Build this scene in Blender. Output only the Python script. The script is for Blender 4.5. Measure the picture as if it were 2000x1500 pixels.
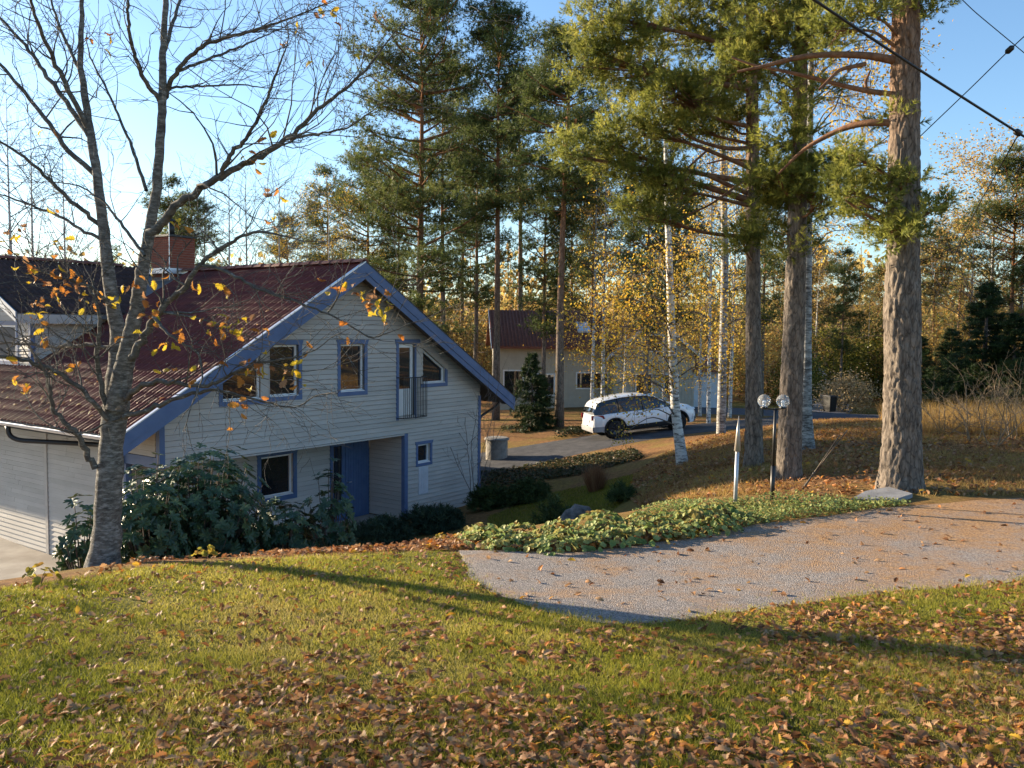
import bpy, bmesh, math, random
import numpy as np
from mathutils import Vector, Matrix, noise as mnoise

for o in list(bpy.data.objects): bpy.data.objects.remove(o)
SC = bpy.context.scene
COL = SC.collection
rad = math.radians

# ---------------------------------------------------------------- camera
FPX = 1700.0; PITCH = rad(3.53); ROLL = rad(.59)
Fv = np.array([0, math.cos(PITCH), -math.sin(PITCH)])
_U = np.array([0, math.sin(PITCH), math.cos(PITCH)]); _R = np.array([1., 0, 0])
Rv = _R*math.cos(ROLL)+_U*math.sin(ROLL); Uv = _U*math.cos(ROLL)-_R*math.sin(ROLL)
cam_d = bpy.data.cameras.new('camera'); cam = bpy.data.objects.new('camera', cam_d); COL.objects.link(cam)
cam_d.sensor_width = 36; cam_d.lens = 36*FPX/2000; cam_d.clip_start = .1; cam_d.clip_end = 2000
cam.matrix_world = Matrix(((Rv[0], Uv[0], -Fv[0], 0), (Rv[1], Uv[1], -Fv[1], 0), (Rv[2], Uv[2], -Fv[2], 0), (0, 0, 0, 1)))
SC.camera = cam
SC.render.resolution_x = 1024; SC.render.resolution_y = 768

def at(px, py, Y):
    "world point seen in the photograph at a pixel, at distance Y in front of the eye (eye = origin)"
    d = Fv+Rv*(px-1000)/FPX-Uv*(py-750)/FPX
    return d*(Y/d[1])

# ---------------------------------------------------------------- sky and sun
SUN_EL = rad(13); SUN_AZ = rad(-61)      # azimuth from +Y towards +X
to_sun = Vector((math.sin(SUN_AZ)*math.cos(SUN_EL), math.cos(SUN_AZ)*math.cos(SUN_EL), math.sin(SUN_EL)))
W = bpy.data.worlds.new('World'); SC.world = W; W.use_nodes = True
nt = W.node_tree; bg = nt.nodes['Background']
sky = nt.nodes.new('ShaderNodeTexSky'); sky.sky_type = 'NISHITA'; sky.sun_disc = False
sky.sun_elevation = SUN_EL; sky.sun_rotation = SUN_AZ; sky.air_density = 1.0; sky.dust_density = .4; sky.ozone_density = 3.2
nt.links.new(sky.outputs[0], bg.inputs[0]); bg.inputs[1].default_value = .092
sun_d = bpy.data.lights.new('sun', 'SUN'); sun = bpy.data.objects.new('sun', sun_d); COL.objects.link(sun)
sun_d.energy = 5.0; sun_d.angle = rad(.55); sun_d.color = (1, .82, .58)
sun.rotation_euler = to_sun.to_track_quat('Z', 'Y').to_euler(); sun.location = (-30, 0, 30)
SC.view_settings.view_transform = 'Standard'; SC.view_settings.look = 'None'
SC.view_settings.exposure = 1.68; SC.view_settings.gamma = 1
SC.view_settings.use_curve_mapping = False

# ---------------------------------------------------------------- materials
def _nodes(name):
    m = bpy.data.materials.new(name); m.use_nodes = True
    return m, m.node_tree, m.node_tree.nodes['Principled BSDF']
def rgba(c): return (c[0], c[1], c[2], 1)
def mat(name, c1, c2=None, scale=5, rough=.7, bump=0, bscale=None, spec=.3, stretch=(1, 1, 1), lo=.35, hi=.65, metallic=0, coord='Object', c3=None, scale3=1, dist=.02):
    m, t, b = _nodes(name); L = t.links.new
    b.inputs['Roughness'].default_value = rough; b.inputs['Specular IOR Level'].default_value = spec; b.inputs['Metallic'].default_value = metallic
    if c2 is None and not bump:
        b.inputs['Base Color'].default_value = rgba(c1); return m
    tc = t.nodes.new('ShaderNodeTexCoord'); mp = t.nodes.new('ShaderNodeMapping'); L(tc.outputs[coord], mp.inputs[0]); mp.inputs['Scale'].default_value = stretch
    n = t.nodes.new('ShaderNodeTexNoise'); n.inputs['Scale'].default_value = scale; n.inputs['Detail'].default_value = 7; n.inputs['Roughness'].default_value = .62
    L(mp.outputs[0], n.inputs['Vector'])
    r = t.nodes.new('ShaderNodeValToRGB'); r.color_ramp.elements[0].position = lo; r.color_ramp.elements[1].position = hi
    r.color_ramp.elements[0].color = rgba(c1); r.color_ramp.elements[1].color = rgba(c2 or c1); L(n.outputs['Fac'], r.inputs[0])
    out = r.outputs[0]
    if c3 is not None:
        n3 = t.nodes.new('ShaderNodeTexNoise'); n3.inputs['Scale'].default_value = scale3; n3.inputs['Detail'].default_value = 4; L(mp.outputs[0], n3.inputs['Vector'])
        r3 = t.nodes.new('ShaderNodeValToRGB'); r3.color_ramp.elements[0].position = .45; r3.color_ramp.elements[1].position = .62; L(n3.outputs['Fac'], r3.inputs[0])
        mx = t.nodes.new('ShaderNodeMix'); mx.data_type = 'RGBA'; L(r3.outputs[0], mx.inputs['Factor']); L(out, mx.inputs['A']); mx.inputs['B'].default_value = rgba(c3)
        out = mx.outputs['Result']
    L(out, b.inputs['Base Color'])
    if bump:
        nb = t.nodes.new('ShaderNodeTexNoise'); nb.inputs['Scale'].default_value = bscale or scale*4; nb.inputs['Detail'].default_value = 5; L(mp.outputs[0], nb.inputs['Vector'])
        bp = t.nodes.new('ShaderNodeBump'); bp.inputs['Strength'].default_value = bump; bp.inputs['Distance'].default_value = dist; L(nb.outputs['Fac'], bp.inputs['Height']); L(bp.outputs[0], b.inputs['Normal'])
    return m
def leafmat(name, cols, src='attr', trans=.35, rough=.55, spec=.2):
    "leaf colours picked per leaf: vertex attribute 'rnd' (joined leaves) or the object's random value"
    m, t, b = _nodes(name); L = t.links.new
    if src == 'attr':
        a = t.nodes.new('ShaderNodeAttribute'); a.attribute_name = 'rnd'; fac = a.outputs['Fac']
    else:
        a = t.nodes.new('ShaderNodeObjectInfo'); fac = a.outputs['Random']
    r = t.nodes.new('ShaderNodeValToRGB'); L(fac, r.inputs[0]); e = r.color_ramp.elements
    while len(e) < len(cols): e.new(.5)
    for i, c in enumerate(cols):
        e[i].position = i/(len(cols)-1); e[i].color = rgba(c)
    L(r.outputs[0], b.inputs['Base Color']); b.inputs['Roughness'].default_value = rough; b.inputs['Specular IOR Level'].default_value = spec
    if trans:
        tr = t.nodes.new('ShaderNodeBsdfTranslucent'); L(r.outputs[0], tr.inputs[0])
        mx = t.nodes.new('ShaderNodeMixShader'); mx.inputs[0].default_value = trans; L(b.outputs[0], mx.inputs[1]); L(tr.outputs[0], mx.inputs[2])
        L(mx.outputs[0], t.nodes['Material Output'].inputs['Surface'])
    return m

# ---------------------------------------------------------------- mesh helpers
def tag(o, label=None, cat=None, group=None, kind=None):
    if label: o['label'] = label
    if cat: o['category'] = cat
    if group: o['group'] = group
    if kind: o['kind'] = kind
    return o
def obj(name, data, parent=None, m=None):
    o = bpy.data.objects.new(name, data); COL.objects.link(o)
    if parent: o.parent = parent
    if m and data and not data.materials: data.materials.append(m)
    return o
def empty(name, loc=(0, 0, 0), rz=0):
    o = obj(name, None); o.location = loc; o.rotation_euler = (0, 0, rz); o.empty_display_size = .2
    return o
class Acc:
    "collects pieces of geometry for ONE mesh"
    def __init__(s): s.v = []; s.q = []; s.t = []; s.r = []; s.n = 0; s.poly = []
    def add(s, V, Q=None, T=None, rnd=None):
        V = np.asarray(V, float).reshape(-1, 3)
        if Q is not None and len(Q): s.q.append(np.asarray(Q, int)+s.n)
        if T is not None and len(T): s.t.append(np.asarray(T, int)+s.n)
        s.v.append(V); s.n += len(V)
        s.r.append(np.full(len(V), 0.5) if rnd is None else np.broadcast_to(np.asarray(rnd, float), (len(V),)))
        return s
    def box(s, lo, hi):
        x0, y0, z0 = lo; x1, y1, z1 = hi
        V = [(x0, y0, z0), (x1, y0, z0), (x1, y1, z0), (x0, y1, z0), (x0, y0, z1), (x1, y0, z1), (x1, y1, z1), (x0, y1, z1)]
        return s.add(V, BOXQ)
    def hexa(s, V): return s.add(V, BOXQ)
    def tube(s, pts, radii, sides=8, cap=True):
        P = np.asarray(pts, float); n = len(P); radii = np.broadcast_to(np.asarray(radii, float), (n,))
        T = np.gradient(P, axis=0); T /= np.linalg.norm(T, axis=1)[:, None]+1e-9
        a = np.array([0, 0, 1.]) if abs(T[0][2]) < .9 else np.array([1., 0, 0])
        N = np.cross(T[0], a); N /= np.linalg.norm(N); V = np.zeros((n, sides, 3))
        ang = np.arange(sides)*2*math.pi/sides
        for i in range(n):
            N = N-T[i]*(N@T[i]); N /= np.linalg.norm(N)+1e-9; B = np.cross(T[i], N)
            V[i] = P[i]+radii[i]*(np.cos(ang)[:, None]*N+np.sin(ang)[:, None]*B)
        i, j = np.meshgrid(np.arange(n-1), np.arange(sides), indexing='ij'); i = i.ravel(); j = j.ravel(); k = (j+1) % sides
        Q = np.stack([i*sides+j, i*sides+k, (i+1)*sides+k, (i+1)*sides+j], 1); V = V.reshape(-1, 3); Tt = []
        if cap:
            c = len(V); V = np.vstack([V, P[0], P[-1]])
            Tt = [(c, (q+1) % sides, q) for q in range(sides)]+[(c+1, (n-1)*sides+q, (n-1)*sides+(q+1) % sides) for q in range(sides)]
        return s.add(V, Q, Tt)
    def lathe(s, prof, center=(0, 0, 0), sides=24):
        prof = np.asarray(prof, float); n = len(prof); ang = np.arange(sides)*2*math.pi/sides
        V = np.stack([np.outer(prof[:, 0], np.cos(ang)), np.outer(prof[:, 0], np.sin(ang)), np.repeat(prof[:, 1][:, None], sides, 1)], 2).reshape(-1, 3)+np.array(center)
        i, j = np.meshgrid(np.arange(n-1), np.arange(sides), indexing='ij'); i = i.ravel(); j = j.ravel(); k = (j+1) % sides
        return s.add(V, np.stack([i*sides+j, i*sides+k, (i+1)*sides+k, (i+1)*sides+j], 1))
    def grid(s, V):
        "V: (n,m,3)"
        n, m_ = V.shape[:2]; i, j = np.meshgrid(np.arange(n-1), np.arange(m_-1), indexing='ij'); i = i.ravel(); j = j.ravel()
        return s.add(V.reshape(-1, 3), np.stack([i*m_+j, (i+1)*m_+j, (i+1)*m_+j+1, i*m_+j+1], 1))
    def prism(s, poly, off):
        "closed polygon (k,3) extruded by vector off"
        P = np.asarray(poly, float); k = len(P); s.v.append(np.vstack([P, P+np.asarray(off)])); s.r.append(np.full(2*k, .5))
        s.poly += [tuple(s.n+np.arange(k)[::-1]), tuple(s.n+k+np.arange(k))]
        s.q.append(np.array([(a, (a+1) % k, k+(a+1) % k, k+a) for a in range(k)])+s.n); s.n += 2*k
        return s
    def mesh(s, name, m=None, smooth=False, rnd=False):
        me = bpy.data.meshes.new(name); V = np.vstack(s.v)
        Q = np.vstack(s.q) if s.q else np.zeros((0, 4), int); T = np.vstack(s.t) if s.t else np.zeros((0, 3), int)
        loops = np.concatenate([Q.ravel(), T.ravel()]+[np.array(p) for p in s.poly]); tot = np.concatenate([np.full(len(Q), 4), np.full(len(T), 3), np.array([len(p) for p in s.poly], int)]).astype(int)
        me.vertices.add(len(V)); me.vertices.foreach_set('co', V.ravel()); me.loops.add(len(loops)); me.loops.foreach_set('vertex_index', loops.astype(np.int32))
        me.polygons.add(len(tot)); me.polygons.foreach_set('loop_start', np.concatenate([[0], np.cumsum(tot)[:-1]]).astype(np.int32)); me.polygons.foreach_set('loop_total', tot.astype(np.int32))
        me.polygons.foreach_set('use_smooth', np.full(len(tot), bool(smooth)))
        if rnd:
            a = me.attributes.new('rnd', 'FLOAT', 'POINT'); a.data.foreach_set('value', np.concatenate(s.r))
        me.update(calc_edges=True); me.validate()
        if m: me.materials.append(m)
        return me
    def build(s, name, m, parent=None, smooth=False, rnd=False):
        return obj(name, s.mesh(name, m, smooth, rnd), parent)
BOXQ = [(0, 3, 2, 1), (4, 5, 6, 7), (0, 1, 5, 4), (1, 2, 6, 5), (2, 3, 7, 6), (3, 0, 4, 7)]
def frames(D, rng):
    "rotation matrices whose z axis is D, random roll"
    D = D/(np.linalg.norm(D, axis=1)[:, None]+1e-9); A = rng.normal(size=D.shape); X = np.cross(A, D); X /= np.linalg.norm(X, axis=1)[:, None]+1e-9
    return np.stack([X, np.cross(D, X), D], 2)
def scatter(acc, bV, bT, pos, Rm, sc, rnd):
    bV = np.asarray(bV, float); bT = np.asarray(bT, int); N = len(pos); k = len(bV); sc = np.asarray(sc, float)
    V = np.einsum('nij,kj->nki', Rm, bV)*(sc[:, None, None] if sc.ndim == 1 else sc[:, None, :])+pos[:, None, :]
    T = (bT[None]+(np.arange(N)*k)[:, None, None]).reshape(-1, 3)
    acc.add(V.reshape(-1, 3), None, T, np.repeat(rnd, k))
def smooth_path(pts, n):
    P = np.asarray(pts, float); d = np.concatenate([[0], np.cumsum(np.linalg.norm(np.diff(P, axis=0), axis=1))]); u = np.linspace(0, d[-1], n)
    L_ = np.stack([np.interp(u, d, P[:, k]) for k in range(P.shape[1])], 1)
    for _ in range(2): L_[1:-1] = (L_[:-2]+2*L_[1:-1]+L_[2:])/4
    return L_

# ---------------------------------------------------------------- terrain
CP = [(0, 0, -1.6), (-4, 0, -1.65), (4, 0, -1.55), (0, 4, -2.02), (-3, 4, -2.06), (3, 4, -1.98), (0, 7, -2.36), (-3, 7, -2.4), (4, 7, -2.28), (7.5, 7.5, -2.1),
      (-4.68, 10, -2.76), (-5.3, 8.6, -2.62), (-7.5, 8.4, -2.85), (-3.2, 10.2, -2.72), (-1, 10.6, -2.64), (.6, 11.8, -2.6), (2.2, 12.6, -2.56), (1.5, 9.5, -2.5), (5, 10, -2.36), (8, 11, -2.25),
      (-7, 14.6, -5.4), (-10, 14, -5.6), (-7.5, 18, -5.6), (-5, 14.5, -4.6), (-2, 15, -4.6), (0, 16.5, -4.5), (1.9, 22, -4.3), (2.2, 17, -3.7),
      (4.5, 23, -3.5), (3, 16, -2.95), (3.6, 19.5, -3.25), (4.73, 17, -2.62), (4.78, 15, -2.55), (6.45, 19, -2.55), (5.8, 13, -2.33), (3.9, 13.4, -2.45),
      (12.7, 24, -2.55), (10.7, 26, -2.62), (9.2, 26, -2.62), (6.5, 22, -2.65), (6.4, 30.6, -3.72), (5.6, 25, -3.3), (3.94, 33, -4.1), (6.7, 33.4, -3.78), (11.2, 38, -3.9), (-1.25, 30.5, -4.85), (1.9, 32, -4.42),
      (19.4, 50, -4.75), (22, 60, -5.2), (15, 44, -4.4), (-1.2, 27, -5.42), (-3, 24.5, -5.4), (-4.5, 22, -5.4), (-7.4, 18.3, -5.5), (-10, 30, -5.4), (-18, 25, -5.6), (-14, 22, -5.6), (-3, 20, -5.2),
      (3, 48, -4.4), (10, 50, -4.3), (-10, 50, -5), (0, 90, -3), (-40, 90, -4), (40, 90, -3.5), (60, 60, -4.5), (-60, 60, -5), (0, 200, 4), (-150, 200, 4), (150, 200, 4), (150, 60, 0), (-150, 60, -4),
      (18, 13, -1.9), (13, 10, -1.95), (20, 30, -3.2), (18, 20, -2.4), (30, 20, -2), (-12, 4, -2.6), (-12, 9, -4.4), (-20, 10, -5.4), (-20, 0, -3), (20, 0, -1.2), (0, -10, -1), (-20, -10, -1.8), (20, -10, -.8), (1, 27.5, -4.72), (-.4, 24, -5.0), (9, 33, -3.65)]
CP = np.array(CP, float)
def _k(d2): return np.where(d2 > 0, .5*d2*np.log(np.maximum(d2, 1e-12)), 0)
_n = len(CP); _A = np.zeros((_n+3, _n+3)); _d = ((CP[:, None, :2]-CP[None, :, :2])**2).sum(2)
_A[:_n, :_n] = _k(_d)+np.eye(_n)*.6; _A[:_n, _n] = 1; _A[:_n, _n+1:] = CP[:, :2]; _A[_n, :_n] = 1; _A[_n+1:, :_n] = CP[:, :2].T
_w = np.linalg.solve(_A, np.concatenate([CP[:, 2], [0, 0, 0]]))
def gz(x, y):
    x = np.asarray(x, float); y = np.asarray(y, float); sh = x.shape; x = x.ravel(); y = y.ravel(); out = np.empty(len(x))
    for i in range(0, len(x), 20000):
        a = x[i:i+20000]; b = y[i:i+20000]; d2 = (a[:, None]-CP[:, 0])**2+(b[:, None]-CP[:, 1])**2
        out[i:i+20000] = _k(d2)@_w[:_n]+_w[_n]+_w[_n+1]*a+_w[_n+2]*b
    return out.reshape(sh)
def onz(x, y): return float(gz(np.array([x]), np.array([y]))[0])
def ground_at(px, py, y0=3., y1=120.):
    "where the line of sight through a pixel first meets the terrain"
    Y = np.concatenate([np.linspace(y0, 30, 400), np.linspace(30, y1, 300)]); d = at(px, py, 1.); z = gz(d[0]*Y, Y); h = d[2]*Y-z
    i = np.argmax(h < 0); return np.array([d[0]*Y[i], Y[i], z[i]])

# ================================================================= GROUND
def pip(x, y, poly):
    x = np.asarray(x); y = np.asarray(y); c = np.zeros(x.shape, bool); n = len(poly)
    for i in range(n):
        (x1, y1), (x2, y2) = poly[i], poly[(i+1) % n]
        if y1 == y2: continue
        c ^= ((y1 > y) != (y2 > y)) & (x < (x2-x1)*(y-y1)/(y2-y1)+x1)
    return c
def gp(lst): return [tuple(ground_at(a, b)[:2]) for a, b in lst]
LAWN_FAR = gp([(-60, 1162), (0, 1150), (150, 1132), (300, 1106), (500, 1092), (860, 1080)])
GRAV_NEAR = gp([(892, 1084), (935, 1130), (1000, 1188), (1180, 1222), (1400, 1198), (1700, 1168), (2000, 1132), (2120, 1118)])
GRAV_FAR = gp([(890, 1080), (1000, 1080), (1130, 1080), (1250, 1068), (1400, 1042), (1600, 1010), (1760, 988), (2060, 972)])
def rough_edge(P, amp, seed, n=70):
    P = np.array(P); d = np.concatenate([[0], np.cumsum(np.linalg.norm(np.diff(P, axis=0), axis=1))]); u = np.linspace(0, d[-1], n); Q = np.stack([np.interp(u, d, P[:, 0]), np.interp(u, d, P[:, 1])], 1)
    for _ in range(14): Q[1:-1] = (Q[:-2]+2*Q[1:-1]+Q[2:])/4
    r = np.random.default_rng(seed)
    for f, a in ((1.3, 1), (3.1, .6), (8, .35), (19, .2)): Q += amp*a*np.stack([np.sin(u*f+r.uniform(0, 6)), np.sin(u*f*1.1+r.uniform(0, 6))], 1)
    return [tuple(q) for q in Q]
GRAV_NEAR = rough_edge(GRAV_NEAR, .06, 1); GRAV_FAR = rough_edge(GRAV_FAR, .05, 2); LAWN_FAR = rough_edge(LAWN_FAR, .05, 3, 40)
LAWN = LAWN_FAR+GRAV_NEAR+[(13, -3), (-9, -3)]
def graded(a, b, step, far, lo):
    v = list(np.arange(a, b+1e-6, step)); s = step
    while v[-1] < far: s *= 1.13; v.append(v[-1]+s)
    s = step; w = []
    x = a
    while x > lo: s *= 1.13; x -= s; w.append(x)
    return np.array(w[::-1]+v)
gx = graded(-9, 14, .17, 420, -420); gy = graded(2, 36, .2, 520, -30)
GX, GY = np.meshgrid(gx, gy, indexing='ij'); GZ = gz(GX, GY)
GZ = np.clip(GZ, -9, 30)
a = Acc(); a.grid(np.stack([GX, GY, GZ], 2))
lawn_w = pip(GX, GY, LAWN).astype(float)
lower = np.exp(-(((GX-1.6)/2.6)**2+((GY-20.5)/2.6)**2))*.7
lower = np.maximum(lower, np.exp(-(((GX-19)/8)**2+((GY-57)/5)**2)))
a.r = [np.clip(np.maximum(lawn_w, lower), 0, 1).ravel()]
def ground_mat():
    m, t, b = _nodes('ground'); L = t.links.new; b.inputs['Roughness'].default_value = .95; b.inputs['Specular IOR Level'].default_value = .1
    tc = t.nodes.new('ShaderNodeTexCoord')
    def noise(s, d=6, r=.6):
        n = t.nodes.new('ShaderNodeTexNoise'); n.inputs['Scale'].default_value = s; n.inputs['Detail'].default_value = d; n.inputs['Roughness'].default_value = r; L(tc.outputs['Object'], n.inputs['Vector']); return n.outputs['Fac']
    def ramp(f, stops):
        r = t.nodes.new('ShaderNodeValToRGB'); L(f, r.inputs[0]); e = r.color_ramp.elements
        while len(e) < len(stops): e.new(.5)
        for i, (p, c) in enumerate(stops): e[i].position = p; e[i].color = rgba(c)
        return r.outputs[0]
    def mix(f, A, B):
        x = t.nodes.new('ShaderNodeMix'); x.data_type = 'RGBA'; L(f, x.inputs['Factor']); L(A, x.inputs['A']); L(B, x.inputs['B']); return x.outputs['Result']
    litter = ramp(noise(9, 8, .75), [(.3, (.055, .03, .017)), (.48, (.2, .105, .045)), (.6, (.32, .17, .07)), (.75, (.42, .27, .13))])
    grassy = ramp(noise(14, 8, .7), [(.3, (.07, .055, .018)), (.55, (.25, .165, .05)), (.75, (.42, .29, .1))])
    base = mix(ramp(noise(.55, 3), [(.44, (0, 0, 0)), (.6, (1, 1, 1))]), litter, grassy)
    turf = ramp(noise(22, 8, .75), [(.3, (.055, .055, .014)), (.5, (.15, .145, .035)), (.72, (.26, .225, .075))])
    at_ = t.nodes.new('ShaderNodeAttribute'); at_.attribute_name = 'rnd'
    L(mix(at_.outputs['Fac'], base, turf), b.inputs['Base Color'])
    bp = t.nodes.new('ShaderNodeBump'); bp.inputs['Strength'].default_value = .9; bp.inputs['Distance'].default_value = .06; L(noise(16, 8, .75), bp.inputs['Height']); L(bp.outputs[0], b.inputs['Normal'])
    return m
tag(a.build('ground', ground_mat(), None, True, True), kind='structure')

def resample(poly, n):
    P = np.array(poly, float); d = np.concatenate([[0], np.cumsum(np.linalg.norm(np.diff(P, axis=0), axis=1))]); u = np.linspace(0, d[-1], n)
    return np.stack([np.interp(u, d, P[:, 0]), np.interp(u, d, P[:, 1])], 1)
def sheet(name, A, B, nu, nv, off, m):
    A = resample(A, nu); B = resample(B, nu); v = np.linspace(0, 1, nv)[None, :, None]; P = A[:, None, :]*(1-v)+B[:, None, :]*v
    e = np.minimum(np.minimum(v[..., 0], 1-v[..., 0])*6, 1)*np.ones((nu, 1))
    z = gz(P[..., 0], P[..., 1])+off*e+.004; ac = Acc(); ac.grid(np.dstack([P, z])); return tag(ac.build(name, m, None, True), kind='structure')
def strip(name, center, w, off, m, nv=7, n=90):
    C = smooth_path(np.array([(x, y, 0) for x, y in center]), n)[:, :2]; T = np.gradient(C, axis=0); T /= np.linalg.norm(T, axis=1)[:, None]; N = np.stack([-T[:, 1], T[:, 0]], 1)
    return sheet(name, C-N*w/2, C+N*w/2, n, nv, off, m)
def gravel_mat():
    m, t, b = _nodes('gravel'); L = t.links.new; b.inputs['Roughness'].default_value = .9
    tc = t.nodes.new('ShaderNodeTexCoord'); v = t.nodes.new('ShaderNodeTexVoronoi'); v.inputs['Scale'].default_value = 85; L(tc.outputs['Object'], v.inputs['Vector'])
    r = t.nodes.new('ShaderNodeValToRGB'); L(v.outputs['Color'], r.inputs[0]); e = r.color_ramp.elements; e[0].color = (.085, .074, .068, 1); e[1].color = (.36, .32, .295, 1); e[0].position = .1; e[1].position = .9
    n = t.nodes.new('ShaderNodeTexNoise'); n.inputs['Scale'].default_value = 1.6; n.inputs['Detail'].default_value = 9; n.inputs['Roughness'].default_value = .75; L(tc.outputs['Object'], n.inputs['Vector'])
    # needle litter drifts gather towards the pine
    sx = t.nodes.new('ShaderNodeSeparateXYZ'); L(tc.outputs['Object'], sx.inputs[0])
    ad = t.nodes.new('ShaderNodeMath'); ad.operation = 'MULTIPLY_ADD'; L(sx.outputs[0], ad.inputs[0]); ad.inputs[1].default_value = .022; L(n.outputs['Fac'], ad.inputs[2])
    ad2 = t.nodes.new('ShaderNodeMath'); ad2.operation = 'MULTIPLY_ADD'; L(sx.outputs[1], ad2.inputs[0]); ad2.inputs[1].default_value = .022; L(ad.outputs[0], ad2.inputs[2])
    r2 = t.nodes.new('ShaderNodeValToRGB'); L(ad2.outputs[0], r2.inputs[0]); r2.color_ramp.elements[0].position = .67; r2.color_ramp.elements[1].position = .93
    n2 = t.nodes.new('ShaderNodeTexNoise'); n2.inputs['Scale'].default_value = 40; n2.inputs['Detail'].default_value = 6; L(tc.outputs['Object'], n2.inputs['Vector'])
    r3 = t.nodes.new('ShaderNodeValToRGB'); L(n2.outputs['Fac'], r3.inputs[0]); r3.color_ramp.elements[0].color = (.16, .08, .035, 1); r3.color_ramp.elements[1].color = (.45, .26, .11, 1); r3.color_ramp.elements[0].position = .35; r3.color_ramp.elements[1].position = .65
    mx = t.nodes.new('ShaderNodeMix'); mx.data_type = 'RGBA'; L(r2.outputs[0], mx.inputs['Factor']); L(r.outputs[0], mx.inputs['A']); L(r3.outputs[0], mx.inputs['B']); L(mx.outputs['Result'], b.inputs['Base Color'])
    bp = t.nodes.new('ShaderNodeBump'); bp.inputs['Strength'].default_value = .9; bp.inputs['Distance'].default_value = .011; bp.invert = True; L(v.outputs['Distance'], bp.inputs['Height']); L(bp.outputs[0], b.inputs['Normal'])
    return m
sheet('gravel_patch', GRAV_NEAR, GRAV_FAR, 90, 40, .012, gravel_mat())
asph = mat('asphalt', (.045, .045, .05), (.085, .083, .085), 3, .85, .5, 120)
strip('driveway', [(-5.5, 29.2), (-1.25, 31.0), (1.9, 32.4), (4, 33.2), (6.7, 33.9), (9, 35.2), (11.2, 38), (15, 44), (17, 48.6)], 3.6, .03, asph)
strip('road', [(6, 47.0), (12, 48.6), (20, 51), (32, 53.5), (55, 58), (90, 64)], 5.5, .05, mat('road_asphalt', (.06, .065, .075), (.1, .1, .11), 2, .8, .4, 100), 7, 60)
strip('path', [(18.8, 54.5), (21, 58), (25, 70), (30, 90)], 3.6, .02, mat('pale_gravel', (.3, .27, .25), (.45, .42, .4), 6, .9, .4, 80), 7, 30)
conc = mat('concrete', (.3, .27, .235), (.42, .385, .34), 1.3, .85, .3, 60, c3=(.24, .21, .18), scale3=.7)

# ================================================================= HOUSE
HA = rad(54.45); O = at(790, 1010, 24.5)
house = empty('house', (O[0], O[1], -5.4), HA)
tag(house, 'grey clapboard house with blue bargeboards, blue window trim and a dark red tiled roof', 'house')
HM = Matrix.Translation((O[0], O[1], -5.4)) @ Matrix.Rotation(HA, 4, 'Z')
def hw(t, s, z): return HM @ Vector((t, s, z))
m_board = mat('grey_paint', (.41, .385, .355), (.48, .455, .42), 2.2, .6, .12, 40, stretch=(.4, .4, 2))
def vary(m, amt):
    t = m.node_tree; b = t.nodes['Principled BSDF']; src = b.inputs['Base Color'].links[0].from_socket; oi = t.nodes.new('ShaderNodeObjectInfo'); mr = t.nodes.new('ShaderNodeMapRange'); mr.inputs[3].default_value = 1-amt; mr.inputs[4].default_value = 1+amt; h = t.nodes.new('ShaderNodeHueSaturation'); t.links.new(oi.outputs['Random'], mr.inputs[0]); t.links.new(mr.outputs[0], h.inputs['Value']); t.links.new(src, h.inputs['Color']); t.links.new(h.outputs[0], b.inputs['Base Color'])
vary(m_board, .07)
m_wallb = mat('grey_backing', (.12, .12, .12))
m_blue = mat('blue_paint', (.085, .135, .26), (.11, .165, .30), 3, .5, .1, 50)
m_bluedk = mat('blue_door_paint', (.07, .12, .24), (.09, .15, .28), 4, .4, .08, 40)
m_white = mat('white_paint', (.74, .74, .74), (.82, .82, .81), 4, .45)
m_metal = mat('pale_metal', (.6, .6, .62), (.7, .7, .72), 5, .35, metallic=.6)
m_black = mat('black_metal', (.012, .012, .013), (.02, .02, .02), 8, .45, spec=.5)
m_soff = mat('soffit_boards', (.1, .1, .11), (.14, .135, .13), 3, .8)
m_tile = mat('red_tile', (.10, .02, .017), (.17, .04, .032), 1.6, .6, .3, 30, spec=.3, c3=(.07, .019, .017), scale3=.8)
m_tiledk = mat('dark_shaded_tile', (.045, .026, .024), (.085, .045, .038), 2.5, .7, .3, 30)  # dark dormer tiles, their colour also holds the shade they lie in
m_room = mat('dark_room', (.03, .025, .02), (.07, .05, .035), 1.2, .9)
def glass_mat(name, tint=(.02, .02, .022)):
    m, t, b = _nodes(name); b.inputs['Base Color'].default_value = rgba(tint); b.inputs['Roughness'].default_value = .02; b.inputs['Specular IOR Level'].default_value = .9; b.inputs['Coat Weight'].default_value = .6; b.inputs['Coat Roughness'].default_value = .01
    return m
m_glass = glass_mat('window_glass')
TC, ZR, SL = -2.06, 7.13, .577
WL, WR = -7.6, 3.45; OH = 2.45          # wall ends, overhang height
def soff(t): return ZR-.24-SL*abs(t-TC)
wall = Acc(); boards = []
def row_iv(z0, z1, lo, hi, holes):
    iv = [(lo, hi)]
    for (a0, a1, b0, b1) in holes:
        if min(z1, b1)-max(z0, b0) > .35*(z1-z0):
            iv = [p for (u, v) in iv for p in ((u, min(v, a0)), (max(u, a1), v)) if p[1]-p[0] > .02]
    return iv
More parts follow.
